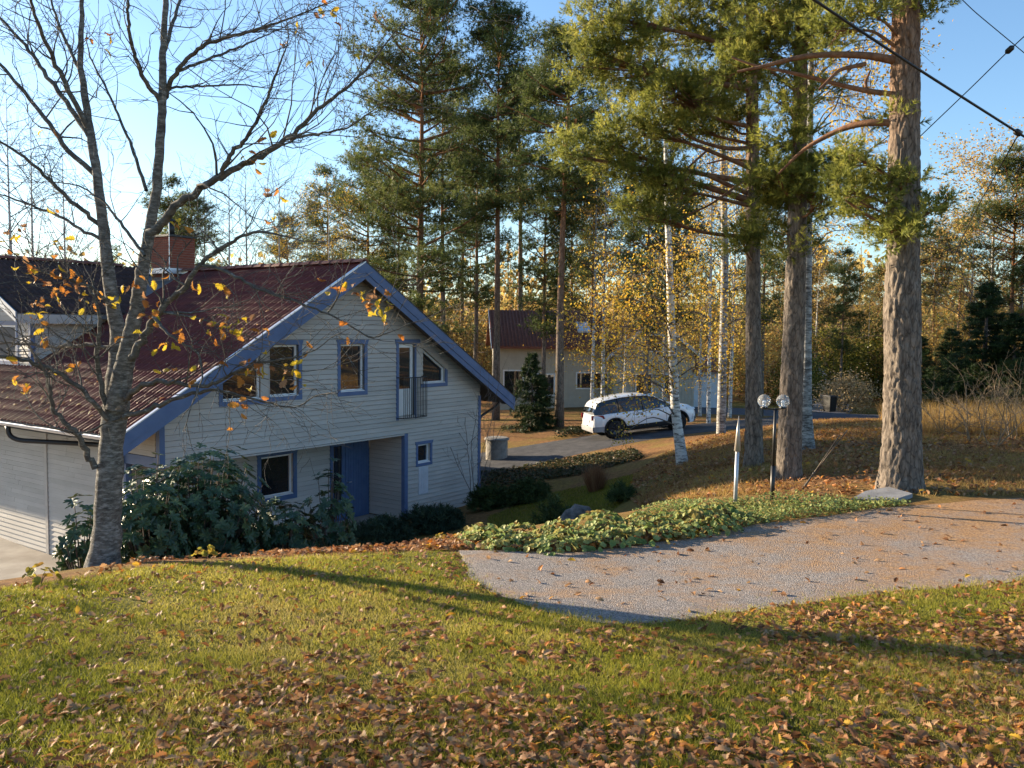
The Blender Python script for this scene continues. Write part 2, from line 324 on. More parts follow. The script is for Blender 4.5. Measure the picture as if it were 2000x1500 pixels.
def pieces(plane, lo, hi, z0, z1, pitch, holes, top=None, thick=.16, out=-1, ends=None):
    """clapboard on a wall. plane: function (u, n, z)->local xyz with n outward. boards follow the roof line 'top'."""
    z = z0
    while z < z1-.01:
        zt = min(z+pitch, z1); L0 = L1 = lo; R0 = R1 = hi
        if top is not None:       # u limits at the two heights
            h0 = (ZR-.24-z)/SL; h1 = (ZR-.24-zt)/SL
            L0, R0 = max(lo, TC-h0), min(hi, TC+h0); L1, R1 = max(lo, TC-h1), min(hi, TC+h1)
            if R1-L1 < .05: break
        for (u, v) in row_iv(z, zt, L0, R0, holes):
            ut = u if abs(u-L0) > 1e-6 else L1; vt = v if abs(v-R0) > 1e-6 else R1
            wall.hexa([plane(u, -thick, z), plane(v, -thick, z), plane(v, 0, z), plane(u, 0, z), plane(ut, -thick, zt), plane(vt, -thick, zt), plane(vt, 0, zt), plane(ut, 0, zt)])
            cuts = [(u, v, ut, vt)]
            if v-u > 3.2:
                c_ = u+(v-u)*random.Random(int(z*1000)+int(u*77)).uniform(.25, .75); cuts = [(u, c_, ut, c_), (c_, v, c_, vt)]
            for (u, v, ut, vt) in cuts:
              b = Acc(); e = .003
              b.hexa([plane(u+e, .002, z+.008), plane(v-e, .002, z+.008), plane(v-e, .032, z+.008), plane(u+e, .032, z+.008), plane(ut+e, .002, zt-.002), plane(vt-e, .002, zt-.002), plane(vt-e, .011, zt-.002), plane(ut+e, .011, zt-.002)])
              boards.append(b)
        z = zt
front = lambda u, n, z: (u, -n, z)
rec = lambda u, n, z: (u, 1.4-n, z)
jamb = lambda u, n, z: (-n, u, z)             # side wall of the recess, faces -t
eave = lambda u, n, z: (WL-n, u, z)
P_ = .127
up_holes = [(-6.05, -3.85, 3.72, 5.02), (-2.47, -1.6, 3.75, 5.0), (-.28, .40, 2.95, 5.0), (.74, 1.76, 3.8, 4.228)]+[(.74, 1.76-(OH+k*.127-4.26)/.6*.98, OH+k*.127, OH+(k+1)*.127) for k in range(14, 19)]
low_holes = [(.5, 1.11, 1.5, 2.1)]
pieces(front, WL+.07, WR, OH, 7.0, P_, up_holes, top=True)
pieces(front, .1, WR-.1, -.3, OH, P_, low_holes)
pieces(rec, WL, 0, 0, OH-.03, P_, [(-3.95, -2.8, .95, 2.12), (-1.55, 0, -.1, 2.3)])
pieces(jamb, .09, 1.38, 0, OH-.03, P_, [])
pieces(eave, .14, 1.22, 2.62, 3.42, .12, [])
for (u0, u1) in ((1.35, 4.72), (4.86, 8.3)): pieces(eave, u0, u1, -.3, 3.3, .118, [])
# plain walls that the camera does not see
wall.box((WL+.01, 8.42, -.3), (WL+.16, 18, 3.4)); wall.box((WR-.16, .0, -.3), (WR-.003, 18, 3.4)); wall.box((WL+.2, 17.8, -.3), (WR-.2, 17.96, 3.4))
wall.prism([(WL+.2, 17.8, 3.41), (WR-.2, 17.8, 3.41), (TC, 17.8, soff(TC)-.05)], (0, .15, 0))
wl = wall.build('wall', m_wallb, house)
for b in boards: b.build('board', m_board, wl)
# corner posts, beams and battens
def blue(name, lo, hi, parent=None, m=None): return Acc().box(lo, hi).build(name, m or m_blue, parent or wl)
blue('corner_post', (WL-.036, -.036, OH-.06), (WL+.09, .10, 3.42)); blue('corner_post', (-.04, -.04, -.3), (.095, .088, OH-.002)); blue('corner_post', (WR-.095, -.036, -.3), (WR+.03, .1, 3.35))
blue('beam', (WL-.034, .102, OH-.06), (WL+.05, 1.34, OH+.165)); blue('beam', (WL+.092, -.034, OH-.045), (-.042, .05, OH-.004), m=m_board)
blue('batten', (WL-.045, 4.725, -.3), (WL-.001, 4.855, 3.3), m=m_board); blue('batten', (WL-.045, 8.305, -.3), (WL-.001, 8.41, 3.3), m=m_board); blue('corner_post', (WL-.045, 1.25, -.3), (WL+.09, 1.345, OH-.065))
Acc().box((WL+.05, .06, OH-.03), (-.003, 1.39, OH-.006)).build('porch_ceiling', m_soff, house)
Acc().box((WL-.3, -.3, -.35), (.0, 1.4, -.02)).build('porch_floor', conc, house)

def window(u0, u1, z0, z1, plane, cols=None, top=None, sash=.055, depth=.1, trim=.1, flare=True, trims='lrtb', m_trim=None):
    "white framed window set into its opening; polygon top optional (list of (u,z) from right to left)"
    mt = m_trim or m_blue
    poly = [(u0, z0), (u1, z0)]+(top if top else [(u1, z1), (u0, z1)]); P = np.array(poly); c = P.mean(0)
    inn = []
    k = len(P)
    for i in range(k):       # inset polygon
        p0, p1, p2 = P[i-1], P[i], P[(i+1) % k]; e1 = (p1-p0)/np.linalg.norm(p1-p0); e2 = (p2-p1)/np.linalg.norm(p2-p1); n1 = np.array([-e1[1], e1[0]]); n2 = np.array([-e2[1], e2[0]]); bs = (n1+n2); bs /= (bs@n1); inn.append(p1+bs*sash)
    f = Acc(); V = [plane(p[0], -depth+.04, p[1]) for p in P]+[plane(p[0], -depth+.04, p[1]) for p in inn]+[plane(p[0], -depth-.02, p[1]) for p in P]+[plane(p[0], -depth-.02, p[1]) for p in inn]
    Q = [q for i in range(k) for j in [(i+1) % k] for q in ((i, j, k+j, k+i), (2*k+j, 2*k+i, 3*k+i, 3*k+j), (k+i, k+j, 3*k+j, 3*k+i), (j, i, 2*k+i, 2*k+j))]
    f.add(V, Q); w = f.build('window', m_white, house)
    g = Acc(); g.prism([plane(p[0], -depth, p[1]) for p in inn], np.array(plane(0, .006, 0))-np.array(plane(0, 0, 0))); g.build('pane', m_glass, w)
    # reveal lining
    lining = Acc(); lining.add([plane(p[0], -.001, p[1]) for p in P]+[plane(p[0], -.2, p[1]) for p in P], [(i, (i+1) % k, k+(i+1) % k, k+i) for i in range(k)]); lining.build('reveal', m_board, w)
    bx = Acc(); bx.prism([plane(p[0], -.9, p[1]) for p in P], np.array(plane(0, .02, 0))-np.array(plane(0, 0, 0))); bx.build('room', m_room, w)
    def tr(a, b, c_, d, t0=.0, out=.036):
        x = Acc(); x.hexa([plane(a, .0005, c_), plane(b, .0005, c_), plane(b, out, c_), plane(a, out, c_), plane(a-t0, .0005, d), plane(b+t0, .0005, d), plane(b+t0, out, d), plane(a-t0, out, d)]); x.build('trim', mt, w)
    T_ = trim
    if 'l' in trims: tr(u0-T_, u0, z0-.0, z1)
    if 'r' in trims: tr(u1, u1+T_, z0-.0, z1 if not top else top[0][1])
    if 't' in trims: tr(u0-T_-.004, u1+T_+.004, z1, z1+T_*1.1, .04 if flare else 0, .042)
    if 'b' in trims: tr(u0-T_, u1+T_, z0-T_*1.05, z0-.0, 0, .038)
    s_ = Acc(); s_.hexa([plane(u0+.01, -depth, z0+.001), plane(u1-.01, -depth, z0+.001), plane(u1-.01, .03, z0+.001), plane(u0+.01, .03, z0+.001), plane(u0+.01, -depth, z0+.05), plane(u1-.01, -depth, z0+.05), plane(u1-.01, .03, z0+.018), plane(u0+.01, .03, z0+.018)]); s_.build('sill', m_white, w)
    return w
window(-2.47, -1.6, 3.75, 5.0, front)
window(-4.72, -3.85, 3.75, 5.0, front, trims='rtb'); 
window(-6.05, -4.98, 3.72, 4.40, front, top=[(-4.98, 4.96), (-5.2, 4.92), (-6.05, 4.42)], trims='lb')
blue('mullion', (-4.98, .02, 3.72), (-4.72, .12, 5.0), m=m_board)
blue('trim', (-4.99, -.0365, 3.61), (-4.82, -.0005, 3.72))
window(.76, 1.74, 3.83, 4.3, front, top=[(1.74, 4.26), (.76, 4.86)], trims='rb')
window(.53, 1.08, 1.53, 2.08, front, trim=.08)
Acc().prism([(.62, -.0005, 4.93), (.62, -.0005, 5.13), (1.86, -.0005, 4.37), (1.86, -.0005, 4.2), (1.80, -.0005, 4.21)], (0, -.04, 0)).build('trim', m_board, house)
window(-3.9, -2.85, 1.0, 2.08, rec, trim=.12, m_trim=m_bluedk)
# panel under the small window
pn = Acc().box((.56, -.036, .62), (.98, -.0, 1.43)).build('hatch', mat('pale_hatch', (.5, .52, .56), (.58, .6, .64), 4, .5), house)
for k in range(4): Acc().box((.575+k*.1, -.042, .64), (.57+k*.1+.088, -.0365, 1.41)).build('plank', pn.data.materials[0], pn)
# balcony door with railing
dr = Acc(); dr.box((-.27, .06, 2.96), (.39, .12, 3.72)); dr.box((-.27, .06, 3.72), (-.17, .12, 4.98)); dr.box((.29, .06, 3.72), (.39, .12, 4.98)); dr.box((-.169, .06, 4.88), (.289, .12, 4.98)); dr.box((-.19, .05, 2.98), (.31, .059, 3.66))
dr = dr.build('balcony_door', m_white, house)
Acc().box((-.168, .085, 3.722), (.288, .095, 4.878)).build('pane', m_glass, dr)
for lo, hi in (((-.38, -.037, 2.85), (-.28, -.0005, 5.0)), ((.40, -.037, 2.85), (.45, -.0005, 5.0)), ((-.42, -.043, 5.002), (.6, -.0005, 5.11))): blue('trim', lo, hi, dr)
blue('mullion', (.45, -.02, 3.83), (.735, .06, 4.99), dr, m_board)
rl = Acc(); rp = [(-.36, -.03), (-.36, -.30), (.2, -.32), (.62, -.28), (.68, -.03)]
for z in (2.92, 4.05): rl.tube([(x, y, z) for x, y in rp], .014, 6)
rail = rl.build('railing', m_black, house)
PR = smooth_path([(x, y, 0) for x, y in rp[1:4]], 14)
for i in range(14): Acc().tube([(PR[i][0], PR[i][1], 2.92), (PR[i][0], PR[i][1], 4.05)], .011, 6).build('baluster', m_black, rail)
# entrance door and side light
ed = Acc(); ed.box((-1.0, 1.36, -.02), (-.05, 1.42, 2.28)); ed = ed.build('door', m_bluedk, house)
for k in range(9): Acc().box((-.985+k*.102, 1.346, .0), (-.985+k*.102+.094, 1.3585, 2.26)).build('plank', m_bluedk, ed)
Acc().tube([(-.94, 1.32, 1.05), (-.94, 1.26, 1.05), (-.84, 1.26, 1.05)], .012, 6).build('handle', m_metal, ed)
sl = Acc(); sl.box((-1.55, 1.35, -.02), (-1.43, 1.42, 2.28)); sl.box((-1.12, 1.35, -.02), (-1.002, 1.42, 2.28)); sl.box((-1.429, 1.35, -.02), (-1.121, 1.42, .55)); sl.box((-1.429, 1.35, 2.1), (-1.121, 1.42, 2.28))
sl = sl.build('side_light', m_bluedk, house); Acc().box((-1.428, 1.385, .551), (-1.122, 1.395, 2.099)).build('pane', m_glass, sl)
blue('lintel', (-1.6, 1.34, 2.285), (-.002, 1.38, OH-.035), ed, m_bluedk)

# ---- roof
S0, S1 = -.5, 18.4; HALF = 6.67; ang = math.atan(SL); LEN = HALF/math.cos(ang)
rf = Acc()
for sg in (-1, 1):
    e = TC+sg*HALF; V = []
    for s in (S0+.02, S1):
        V += [(TC, s, ZR-.075), (e, s, ZR-.075-SL*HALF), (e, s, ZR-.2-SL*HALF), (TC, s, ZR-.2)]
    rf.add(V, [(0, 1, 5, 4), (1, 2, 6, 5), (2, 3, 7, 6), (3, 0, 4, 7), (0, 3, 2, 1), (4, 5, 6, 7)])
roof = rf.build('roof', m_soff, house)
# double-wave clay tile, local x across (along the ridge), y up the slope, z out
TW, TL = .30, .37
xs = np.linspace(0, TW+.02, 13); hz = .03*np.cos((xs/TW)*2*2*math.pi)
tV = [(x, y, h+dz) for (y, dz) in ((0, .015), (TL+.05, .004)) for x, h in zip(xs, hz)]+[(x, 0, h+.001) for x, h in zip(xs, hz)]
n_ = len(xs); tQ = [(i, i+1, n_+i+1, n_+i) for i in range(n_-1)]+[(2*n_+i, 2*n_+i+1, i+1, i) for i in range(n_-1)]
vary(m_tile, .12)
tile_me = Acc().add(tV, tQ).mesh('tile', m_tile, True)
def slope_frame(sg):
    "local matrix of a tile field: x along the ridge, y up the slope"
    up = Vector((-sg*math.cos(ang), 0, math.sin(ang))); X = Vector((0, -1 if sg < 0 else 1, 0)); Z = X.cross(up)
    return X, up, Z
cells = []
X_, U_, Z_ = slope_frame(-1); base = Vector((TC-HALF, 0, ZR-.045-SL*HALF))
ncol = int((S1-S0)/TW); nrow = int(LEN/TL)+1
for c in range(ncol):
    for r in range(nrow):
        if r*TL > LEN-.12: continue
        s = S0+.03+TW*(c+1); p = base+Vector((0, s, 0))+U_*(r*TL-.03)
        tt = p.x; 
        if 7.0 < s-.15 < 13.0 and tt > -6.6 and r*TL*math.cos(ang) > 1.6: continue     # under the dormer
        cells.append((c, r, p))
cells.sort(key=lambda q: q[0]*.35+abs(q[1]-10)*.05)
rng = random.Random(3)
Mrot = Matrix((X_, U_, Z_)).transposed().to_4x4(); rest = Acc()
tVn = np.array(tV); R3 = np.array(Mrot.to_3x3())
for i, (c, r, p) in enumerate(cells):
    if i < 290:
        o = obj('tile', tile_me, roof); o.matrix_local = Matrix.Translation(p) @ Mrot @ Matrix.Rotation(rng.uniform(-.006, .006), 4, 'Z')
    else: rest.add(tVn@R3.T+np.array(p), tQ)
tag(rest.build('tile_field', m_tile, roof, True), kind='stuff')
X2, U2_, Z2 = slope_frame(1); R3b = np.array(Matrix((X2, U2_, Z2)).transposed()); rest = Acc(); base2 = Vector((TC+HALF, 0, ZR-.045-SL*HALF))
for c in range(ncol):
    for r in range(nrow-1): rest.add(tVn@R3b.T+np.array(base2+Vector((0, S0+.03+TW*c, 0))+U2_*(r*TL-.03)), tQ)
tag(rest.build('tile_field', m_tile, roof, True), kind='stuff')
m_ridge = mat('ridge_tile', (.17, .06, .045), (.24, .1, .075), 3, .7, .3, 30)
rt = Acc(); pr = [(.13*math.cos(q), .10*math.sin(q)) for q in np.linspace(0, math.pi, 9)]
V = [(x, 0, z+.02) for x, z in pr]+[(x*.86, .43, z*.86+.004) for x, z in pr]; rt.add(V, [(i, i+1, 9+i+1, 9+i) for i in range(8)]); rt.add([(x, 0, z+.02) for x, z in pr]+[(x*.8, .001, z*.8-.01) for x, z in pr], [(i+1, i, 9+i, 9+i+1) for i in range(8)])
rme = rt.mesh('ridge_tile', m_ridge, True)
for k in range(int((S1-S0)/.4)):
    o = obj('ridge_tile', rme, roof); o.location = (TC+rng.uniform(-.006, .006), S0+k*.4, ZR-.03+rng.uniform(-.006, .006))
# bargeboards: two lapped boards each side, metal flashing on top
for sg in (-1, 1):
    e = TC+sg*(HALF+.02)
    def bb(name, d0, d1, y0, y1, m, parent=house):
        zz = lambda t, d: ZR-.02-SL*abs(t-TC)-d
        P = [(TC, y0, zz(TC, d0)), (e, y0, zz(e, d0)), (e, y0, zz(e, d1)), (TC, y0, zz(TC, d1))]
        if sg > 0: P = P[::-1]
        Acc().prism(P, (0, y1-y0, 0)).build(name, m, parent)
    bb('bargeboard', .0, .26, S0-.03, S0+.0, m_blue); bb('bargeboard', .2605, .43, S0-.012, S0+.015, m_blue)
    bb('flashing', -.03, -.001, S0-.04, S0+.045, m_metal if sg < 0 else m_black)
    sp = Acc(); zz = lambda t, d: ZR-.02-SL*abs(t-TC)-d
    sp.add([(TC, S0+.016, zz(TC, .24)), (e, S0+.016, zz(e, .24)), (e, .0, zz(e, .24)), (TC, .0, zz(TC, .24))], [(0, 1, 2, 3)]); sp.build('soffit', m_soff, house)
# eave soffit, gutter, downpipes
for sg in (-1, 1):
    wt = WL-.001 if sg < 0 else WR+.001; e = TC+sg*HALF
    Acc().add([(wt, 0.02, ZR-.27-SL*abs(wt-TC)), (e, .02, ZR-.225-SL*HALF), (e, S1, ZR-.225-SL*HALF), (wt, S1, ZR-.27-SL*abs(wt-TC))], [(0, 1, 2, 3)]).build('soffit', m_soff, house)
    gq = np.linspace(math.pi, 2*math.pi, 9); gt = Acc(); ge = e+sg*.07; V = np.array([[(ge+.07*math.cos(q), s, ZR-.11-SL*HALF+.07*math.sin(q)) for q in gq] for s in np.linspace(S0, S1, 20)]); gt.grid(V)
    gt.tube([(ge+sg*.072, S0, ZR-.108-SL*HALF), (ge+sg*.072, S1, ZR-.108-SL*HALF)], .012, 6); gt.build('gutter', m_metal if sg < 0 else m_black, house, True)
ze = ZR-SL*HALF
def pipe(pts, r=.045): Acc().tube(smooth_path(pts, 40), r, 10).build('downpipe', m_black, house, True)
pipe([(TC-HALF-.07, 4.1, ze-.17), (TC-HALF-.07, 4.1, ze-.40), (TC-HALF+.05, 3.9, ze-.50), (WL-.1, 2.3, ze-.56), (WL-.08, 1.42, ze-.6), (WL-.08, 1.36, ze-.9)], .055)
pipe([(TC+HALF+.07, .1, ze-.16), (TC+HALF-.05, .1, ze-.32), (WR+.16, .1, ze-.62), (WR+.1, .1, ze-.85), (WR+.1, .1, -.2)], .04)
# ---- dormer
dA = -6.85; DR, DZ, DW = 10.0, 7.32, 3.0; dsl = (DZ-5.75)/3.35
dw = Acc(); dw.box((dA, 7.16, 3.6), (dA+.14, 12.84, 5.7)); dw.prism([(dA, 7.16, 5.7), (dA, 12.84, 5.7), (dA, DR, DZ-.25)], (.14, 0, 0)); dw.box((dA, 7.0, 3.6), (-2.3, 7.15, 5.66)); dw.box((dA, 12.85, 3.6), (-2.3, 13.0, 5.66))
dormer = dw.build('dormer', m_wallb, house)
z = 4.0
while z < 5.66:
    tr_ = TC-(ZR-z)/SL+.1 if z < 7 else 0
    t1 = min(-2.3, -2.06-(ZR-(z+.127))/SL*-1) if False else -2.4
    # boards end where the main roof cuts them
    tcut = TC-(ZR-z)/SL
    b0 = max(dA+.09, tcut-.05) if False else dA+.09
    if tcut+.1 > b0: pass
    e1 = tcut+ (0)  # roof surface is above z for t > tcut
    if e1-b0 > .05:
        b = Acc(); P = lambda u, n, zz: (u, 7.0-n, zz)
        b.hexa([P(b0, .002, z+.003), P(e1, .002, z+.003), P(e1, .03, z+.003), P(b0, .03, z+.003), P(b0, .002, z+.125), P(e1+.2, .002, z+.125), P(e1+.2, .011, z+.125), P(b0, .011, z+.125)]); b.build('board', m_board, dormer)
    z += .127
z = 4.0; k = 0
while z < 7.0:
    half = 2.9 if z < 5.6 else (DZ-.3-z)/dsl
    for (u, v) in ((DR-half, min(DR+half, 7.75)), (max(DR-half, 9.35), DR+half)) if 4.35 < z+.06 < 5.45 else ((DR-half, DR+half),):
        if v-u > .05:
            b = Acc(); P = lambda u_, n, zz: (dA-n, u_, zz)
            b.hexa([P(u, .002, z+.003), P(v, .002, z+.003), P(v, .03, z+.003), P(u, .03, z+.003), P(u, .002, z+.125), P(v, .002, z+.125), P(v, .011, z+.125), P(u, .011, z+.125)]); b.build('board', m_board, dormer)
    z += .127
Acc().box((dA-.04, 6.965, 4.2), (dA+.08, 7.09, 5.7)).build('corner_post', m_blue, dormer)
dfront = lambda u, n, z: (dA-n, u, z)
window(7.78, 9.3, 4.42, 5.4, dfront, depth=.02, trims='lrtb')
for sg in (-1, 1):
    d = Acc(); x0, x1 = dA-.5, -1.6; eY = DR+sg*3.35; P4 = [(x0, DR, DZ-.03), (x0, eY, DZ-.03-dsl*3.35), (x0, eY, DZ-.16-dsl*3.35), (x0, DR, DZ-.16)]
    d.prism(P4 if sg > 0 else P4[::-1], (x1-x0, 0, 0)); dd = d.build('roof', m_soff, dormer)
    an = math.atan(dsl); Xd = Vector((-sg, 0, 0)); Ud = Vector((0, -sg*math.cos(an), math.sin(an))); Zd = Xd.cross(Ud)
    if Zd.z < 0: Xd = -Xd; Zd = -Zd
    Rd = np.array(Matrix((Xd, Ud, Zd)).transposed()); tf = Acc()
    for c in range(int((x1-x0)/TW)):
        for r in range(int(3.35/math.cos(an)/TL)+1):
            if r*TL > 3.35/math.cos(an)-.1: continue
            q = Vector((x0+(TW*(c+1) if Xd.x < 0 else TW*c), eY, DZ-.0-dsl*3.35))+Ud*(r*TL-.03); tf.add(tVn@Rd.T+np.array(q), tQ)
    tag(tf.build('tile_field', m_tiledk, dd, True), kind='stuff')
    zz = lambda y, dd_: DZ-.0-dsl*abs(y-DR)-dd_
    P4 = [(x0-.02, DR, zz(DR, 0)), (x0-.02, eY, zz(eY, 0)), (x0-.02, eY, zz(eY, .27)), (x0-.02, DR, zz(DR, .27))]
    Acc().prism(P4 if sg < 0 else P4[::-1], (-.03, 0, 0)).build('bargeboard', mat('sunlit_blue_paint', (.3, .36, .45), (.38, .44, .52), 3, .6), dormer)  # blue bargeboard coloured paler, with the sunlight on it put into the paint
    Acc().box((x0, eY-.02, zz(eY, .3)), (-5.2 if sg < 0 else -2.4, eY+.02, zz(eY, .06))).build('fascia', m_board, dormer)
rm = Acc()
for k in range(12):
    o = obj('ridge_tile', rme, dormer); o.matrix_local = Matrix.Translation((dA-.5+k*.4, DR, DZ+.0)) @ Matrix.Rotation(-math.pi/2, 4, 'Z')
# ---- chimney: brick by brick
m_brick = mat('chimney_brick', (.20, .055, .035), (.30, .10, .06), 6, .85, .4, 40); m_mortar = mat('mortar', (.22, .18, .16), (.3, .25, .22), 10, .9)
ch = Acc().box((TC-.43, 7.42, ZR-.5), (TC+.43, 8.38, ZR+1.02)).build('chimney', m_mortar, house)
bm_ = Acc().box((.003, 0, 0), (.237, .11, .065)).mesh('brick', m_brick)
for c in range(16):
    z = ZR-.2+c*.077; off = .12 if c % 2 else 0
    for k in range(-1, 4):
        a0 = max(-.45, -.45+k*.24+off); 
        if a0 > .40: continue
        L_ = min(.24, .45-a0, .24 if k >= 0 or not off else off)
        if k == -1 and not off: continue
        for y in (7.405,):
            o = obj('brick', bm_, ch); o.location = (TC+a0, y, z); o.scale = (L_/.24, .5, 1)
    for k in range(-1, 5):
        a0 = max(0, k*.24+off)
        if (k == -1 and not off) or a0 > .92: continue
        L_ = min(.24, .99-a0, .24 if k >= 0 else off)
        o = obj('brick', bm_, ch); o.matrix_local = Matrix.Translation((TC-.395, 7.405+a0, z)) @ Matrix.Rotation(math.pi/2, 4, 'Z') @ Matrix.Diagonal((L_/.24, .5, 1, 1))
Acc().box((TC-.5, 7.35, ZR+1.03), (TC+.5, 8.45, ZR+1.09)).build('cap', m_black, ch)
fl = Acc().tube([(TC-.1, 7.8, ZR+1.09), (TC-.1, 7.8, ZR+1.5)], .09, 12); fl.lathe([(.0, .12), (.17, .02), (.15, .0)], (TC-.1, 7.8, ZR+1.52), 12); fl.build('flue', m_black, ch, True)
Acc().box((TC-.62, 7.3, ZR-.10), (TC+.62, 8.5, ZR+.06)).build('flashing', m_metal, ch)
for k in (0, 1): Acc().tube([(TC-.5, 7.33, ZR-.3), (TC-.47, 7.36, ZR+1.5+k)], .012, 6).build('mast', m_metal, ch) if k == 0 else None

# concrete apron before the garage
P0 = [tuple(hw(WL-.02, s, 0))[:2] for s in (.5, 16)]; P1 = [tuple(hw(WL-7, s, 0))[:2] for s in (.5, 16)]
ap = Acc(); n1, n2 = 40, 24; A_ = resample(P0, n1); B_ = resample(P1, n1); v = np.linspace(0, 1, n2)[None, :, None]; Pp = A_[:, None]*(1-v)+B_[:, None]*v
zz_ = np.maximum(gz(Pp[..., 0], Pp[..., 1])+.02, -5.62); zz_[:, 0] = np.maximum(zz_[:, 0], -5.6)
ap.grid(np.dstack([Pp, zz_])); tag(ap.build('concrete_apron', conc, None, True), kind='structure')

# ================================================================= TREES
m_pbark = None
def pine_bark(name, z0, z1):
    "grey-brown plated bark low down, thin orange bark higher up"
    m, t, b = _nodes(name); L = t.links.new; b.inputs['Roughness'].default_value = .9; b.inputs['Specular IOR Level'].default_value = .15
    tc = t.nodes.new('ShaderNodeTexCoord'); mp = t.nodes.new('ShaderNodeMapping'); mp.inputs['Scale'].default_value = (1, 1, .28); L(tc.outputs['Object'], mp.inputs[0])
    v = t.nodes.new('ShaderNodeTexVoronoi'); v.feature = 'DISTANCE_TO_EDGE'; v.inputs['Scale'].default_value = 17; L(mp.outputs[0], v.inputs['Vector'])
    n = t.nodes.new('ShaderNodeTexNoise'); n.inputs['Scale'].default_value = 14; n.inputs['Detail'].default_value = 8; n.inputs['Roughness'].default_value = .7; L(mp.outputs[0], n.inputs['Vector'])
    def ramp(f, s):
        r = t.nodes.new('ShaderNodeValToRGB'); L(f, r.inputs[0])
        for i, (p, c) in enumerate(s): r.color_ramp.elements[i].position = p; r.color_ramp.elements[i].color = rgba(c)
        return r.outputs[0]
    low = ramp(n.outputs['Fac'], [(.32, (.065, .054, .046)), (.7, (.30, .245, .195))]); high = ramp(n.outputs['Fac'], [(.3, (.17, .07, .03)), (.7, (.40, .20, .10))])
    sx = t.nodes.new('ShaderNodeSeparateXYZ'); L(tc.outputs['Object'], sx.inputs[0]); mr = t.nodes.new('ShaderNodeMapRange'); L(sx.outputs[2], mr.inputs[0]); mr.inputs[1].default_value = z0; mr.inputs[2].default_value = z1
    mx = t.nodes.new('ShaderNodeMix'); mx.data_type = 'RGBA'; L(mr.outputs[0], mx.inputs['Factor']); L(low, mx.inputs['A']); L(high, mx.inputs['B'])
    fis = ramp(v.outputs['Distance'], [(.0, (.35, .35, .35)), (.12, (1, 1, 1))]); mu = t.nodes.new('ShaderNodeMix'); mu.data_type = 'RGBA'; mu.blend_type = 'MULTIPLY'; mu.inputs['Factor'].default_value = .75; L(mx.outputs['Result'], mu.inputs['A']); L(fis, mu.inputs['B'])
    L(mu.outputs['Result'], b.inputs['Base Color'])
    bp = t.nodes.new('ShaderNodeBump'); bp.inputs['Strength'].default_value = .8; bp.inputs['Distance'].default_value = .03; L(n.outputs['Fac'], bp.inputs['Height']); L(bp.outputs[0], b.inputs['Normal'])
    return m
def birch_bark(name, white=(.62, .6, .56), dark=(.05, .045, .04), lo=.40, hi=.52):
    m, t, b = _nodes(name); L = t.links.new; b.inputs['Roughness'].default_value = .75
    tc = t.nodes.new('ShaderNodeTexCoord'); mp = t.nodes.new('ShaderNodeMapping'); mp.inputs['Scale'].default_value = (2.2, 2.2, 8); L(tc.outputs['Object'], mp.inputs[0])
    n = t.nodes.new('ShaderNodeTexNoise'); n.inputs['Scale'].default_value = 2.2; n.inputs['Detail'].default_value = 8; n.inputs['Roughness'].default_value = .72; L(mp.outputs[0], n.inputs['Vector'])
    r = t.nodes.new('ShaderNodeValToRGB'); L(n.outputs['Fac'], r.inputs[0]); r.color_ramp.elements[0].position = lo; r.color_ramp.elements[1].position = hi; r.color_ramp.elements[0].color = rgba(dark); r.color_ramp.elements[1].color = rgba(white); L(r.outputs[0], b.inputs['Base Color'])
    bp = t.nodes.new('ShaderNodeBump'); bp.inputs['Strength'].default_value = .5; bp.inputs['Distance'].default_value = .015; L(n.outputs['Fac'], bp.inputs['Height']); L(bp.outputs[0], b.inputs['Normal'])
    return m
m_birch = birch_bark('birch_bark'); m_twig = mat('twig_bark', (.075, .06, .05), (.15, .12, .1), 8, .85); m_birchdk = birch_bark('old_birch_bark', (.42, .41, .38), (.06, .055, .05), .42, .62)
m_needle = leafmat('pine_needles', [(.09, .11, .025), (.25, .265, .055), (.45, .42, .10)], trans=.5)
m_needle_bg = leafmat('hazy_distant_needles', [(.04, .06, .02), (.10, .13, .038), (.20, .21, .06)], trans=.4)  # needle colours lightened to stand in for haze in the wood
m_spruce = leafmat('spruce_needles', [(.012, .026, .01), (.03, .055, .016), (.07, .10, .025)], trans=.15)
m_yellow = leafmat('birch_leaves', [(.42, .20, .03), (.62, .38, .04), (.70, .5, .07), (.5, .4, .1)], trans=.45)
m_rust = leafmat('hazy_rusty_leaves', [(.24, .12, .035), (.45, .27, .07), (.55, .40, .13), (.38, .33, .10)], trans=.45)  # rusty leaf colours brightened in place of hazy air among the far trees
m_hedge = leafmat('green_leaves', [(.06, .075, .015), (.15, .165, .03), (.30, .27, .05)], trans=.4)

def tuft(n, length, width, axis, spread, rng, up=.0):
    V = []; T = []
    for i in range(n):
        z = axis*rng.random(); az = rng.random()*6.283; th = spread*(.6+.6*rng.random())
        d = np.array([math.sin(th)*math.cos(az), math.sin(th)*math.sin(az), math.cos(th)]); s = np.cross(d, [rng.random()-.5, rng.random()-.5, rng.random()-.5]); s /= np.linalg.norm(s)+1e-6; p = np.array([0, 0, z]); l = length*(.75+.4*rng.random())
        k = len(V); V += [p-s*width/2, p+s*width/2, p+d*l]; T.append((k, k+1, k+2))
    return np.array(V), np.array(T)
_r = random.Random(1)
NEAR_TUFT = tuft(22, .09, .010, .11, .85, _r); MID_TUFT = tuft(14, .17, .026, .14, .95, _r); FAR_TUFT = tuft(13, .25, .036, .2, 1.1, _r)

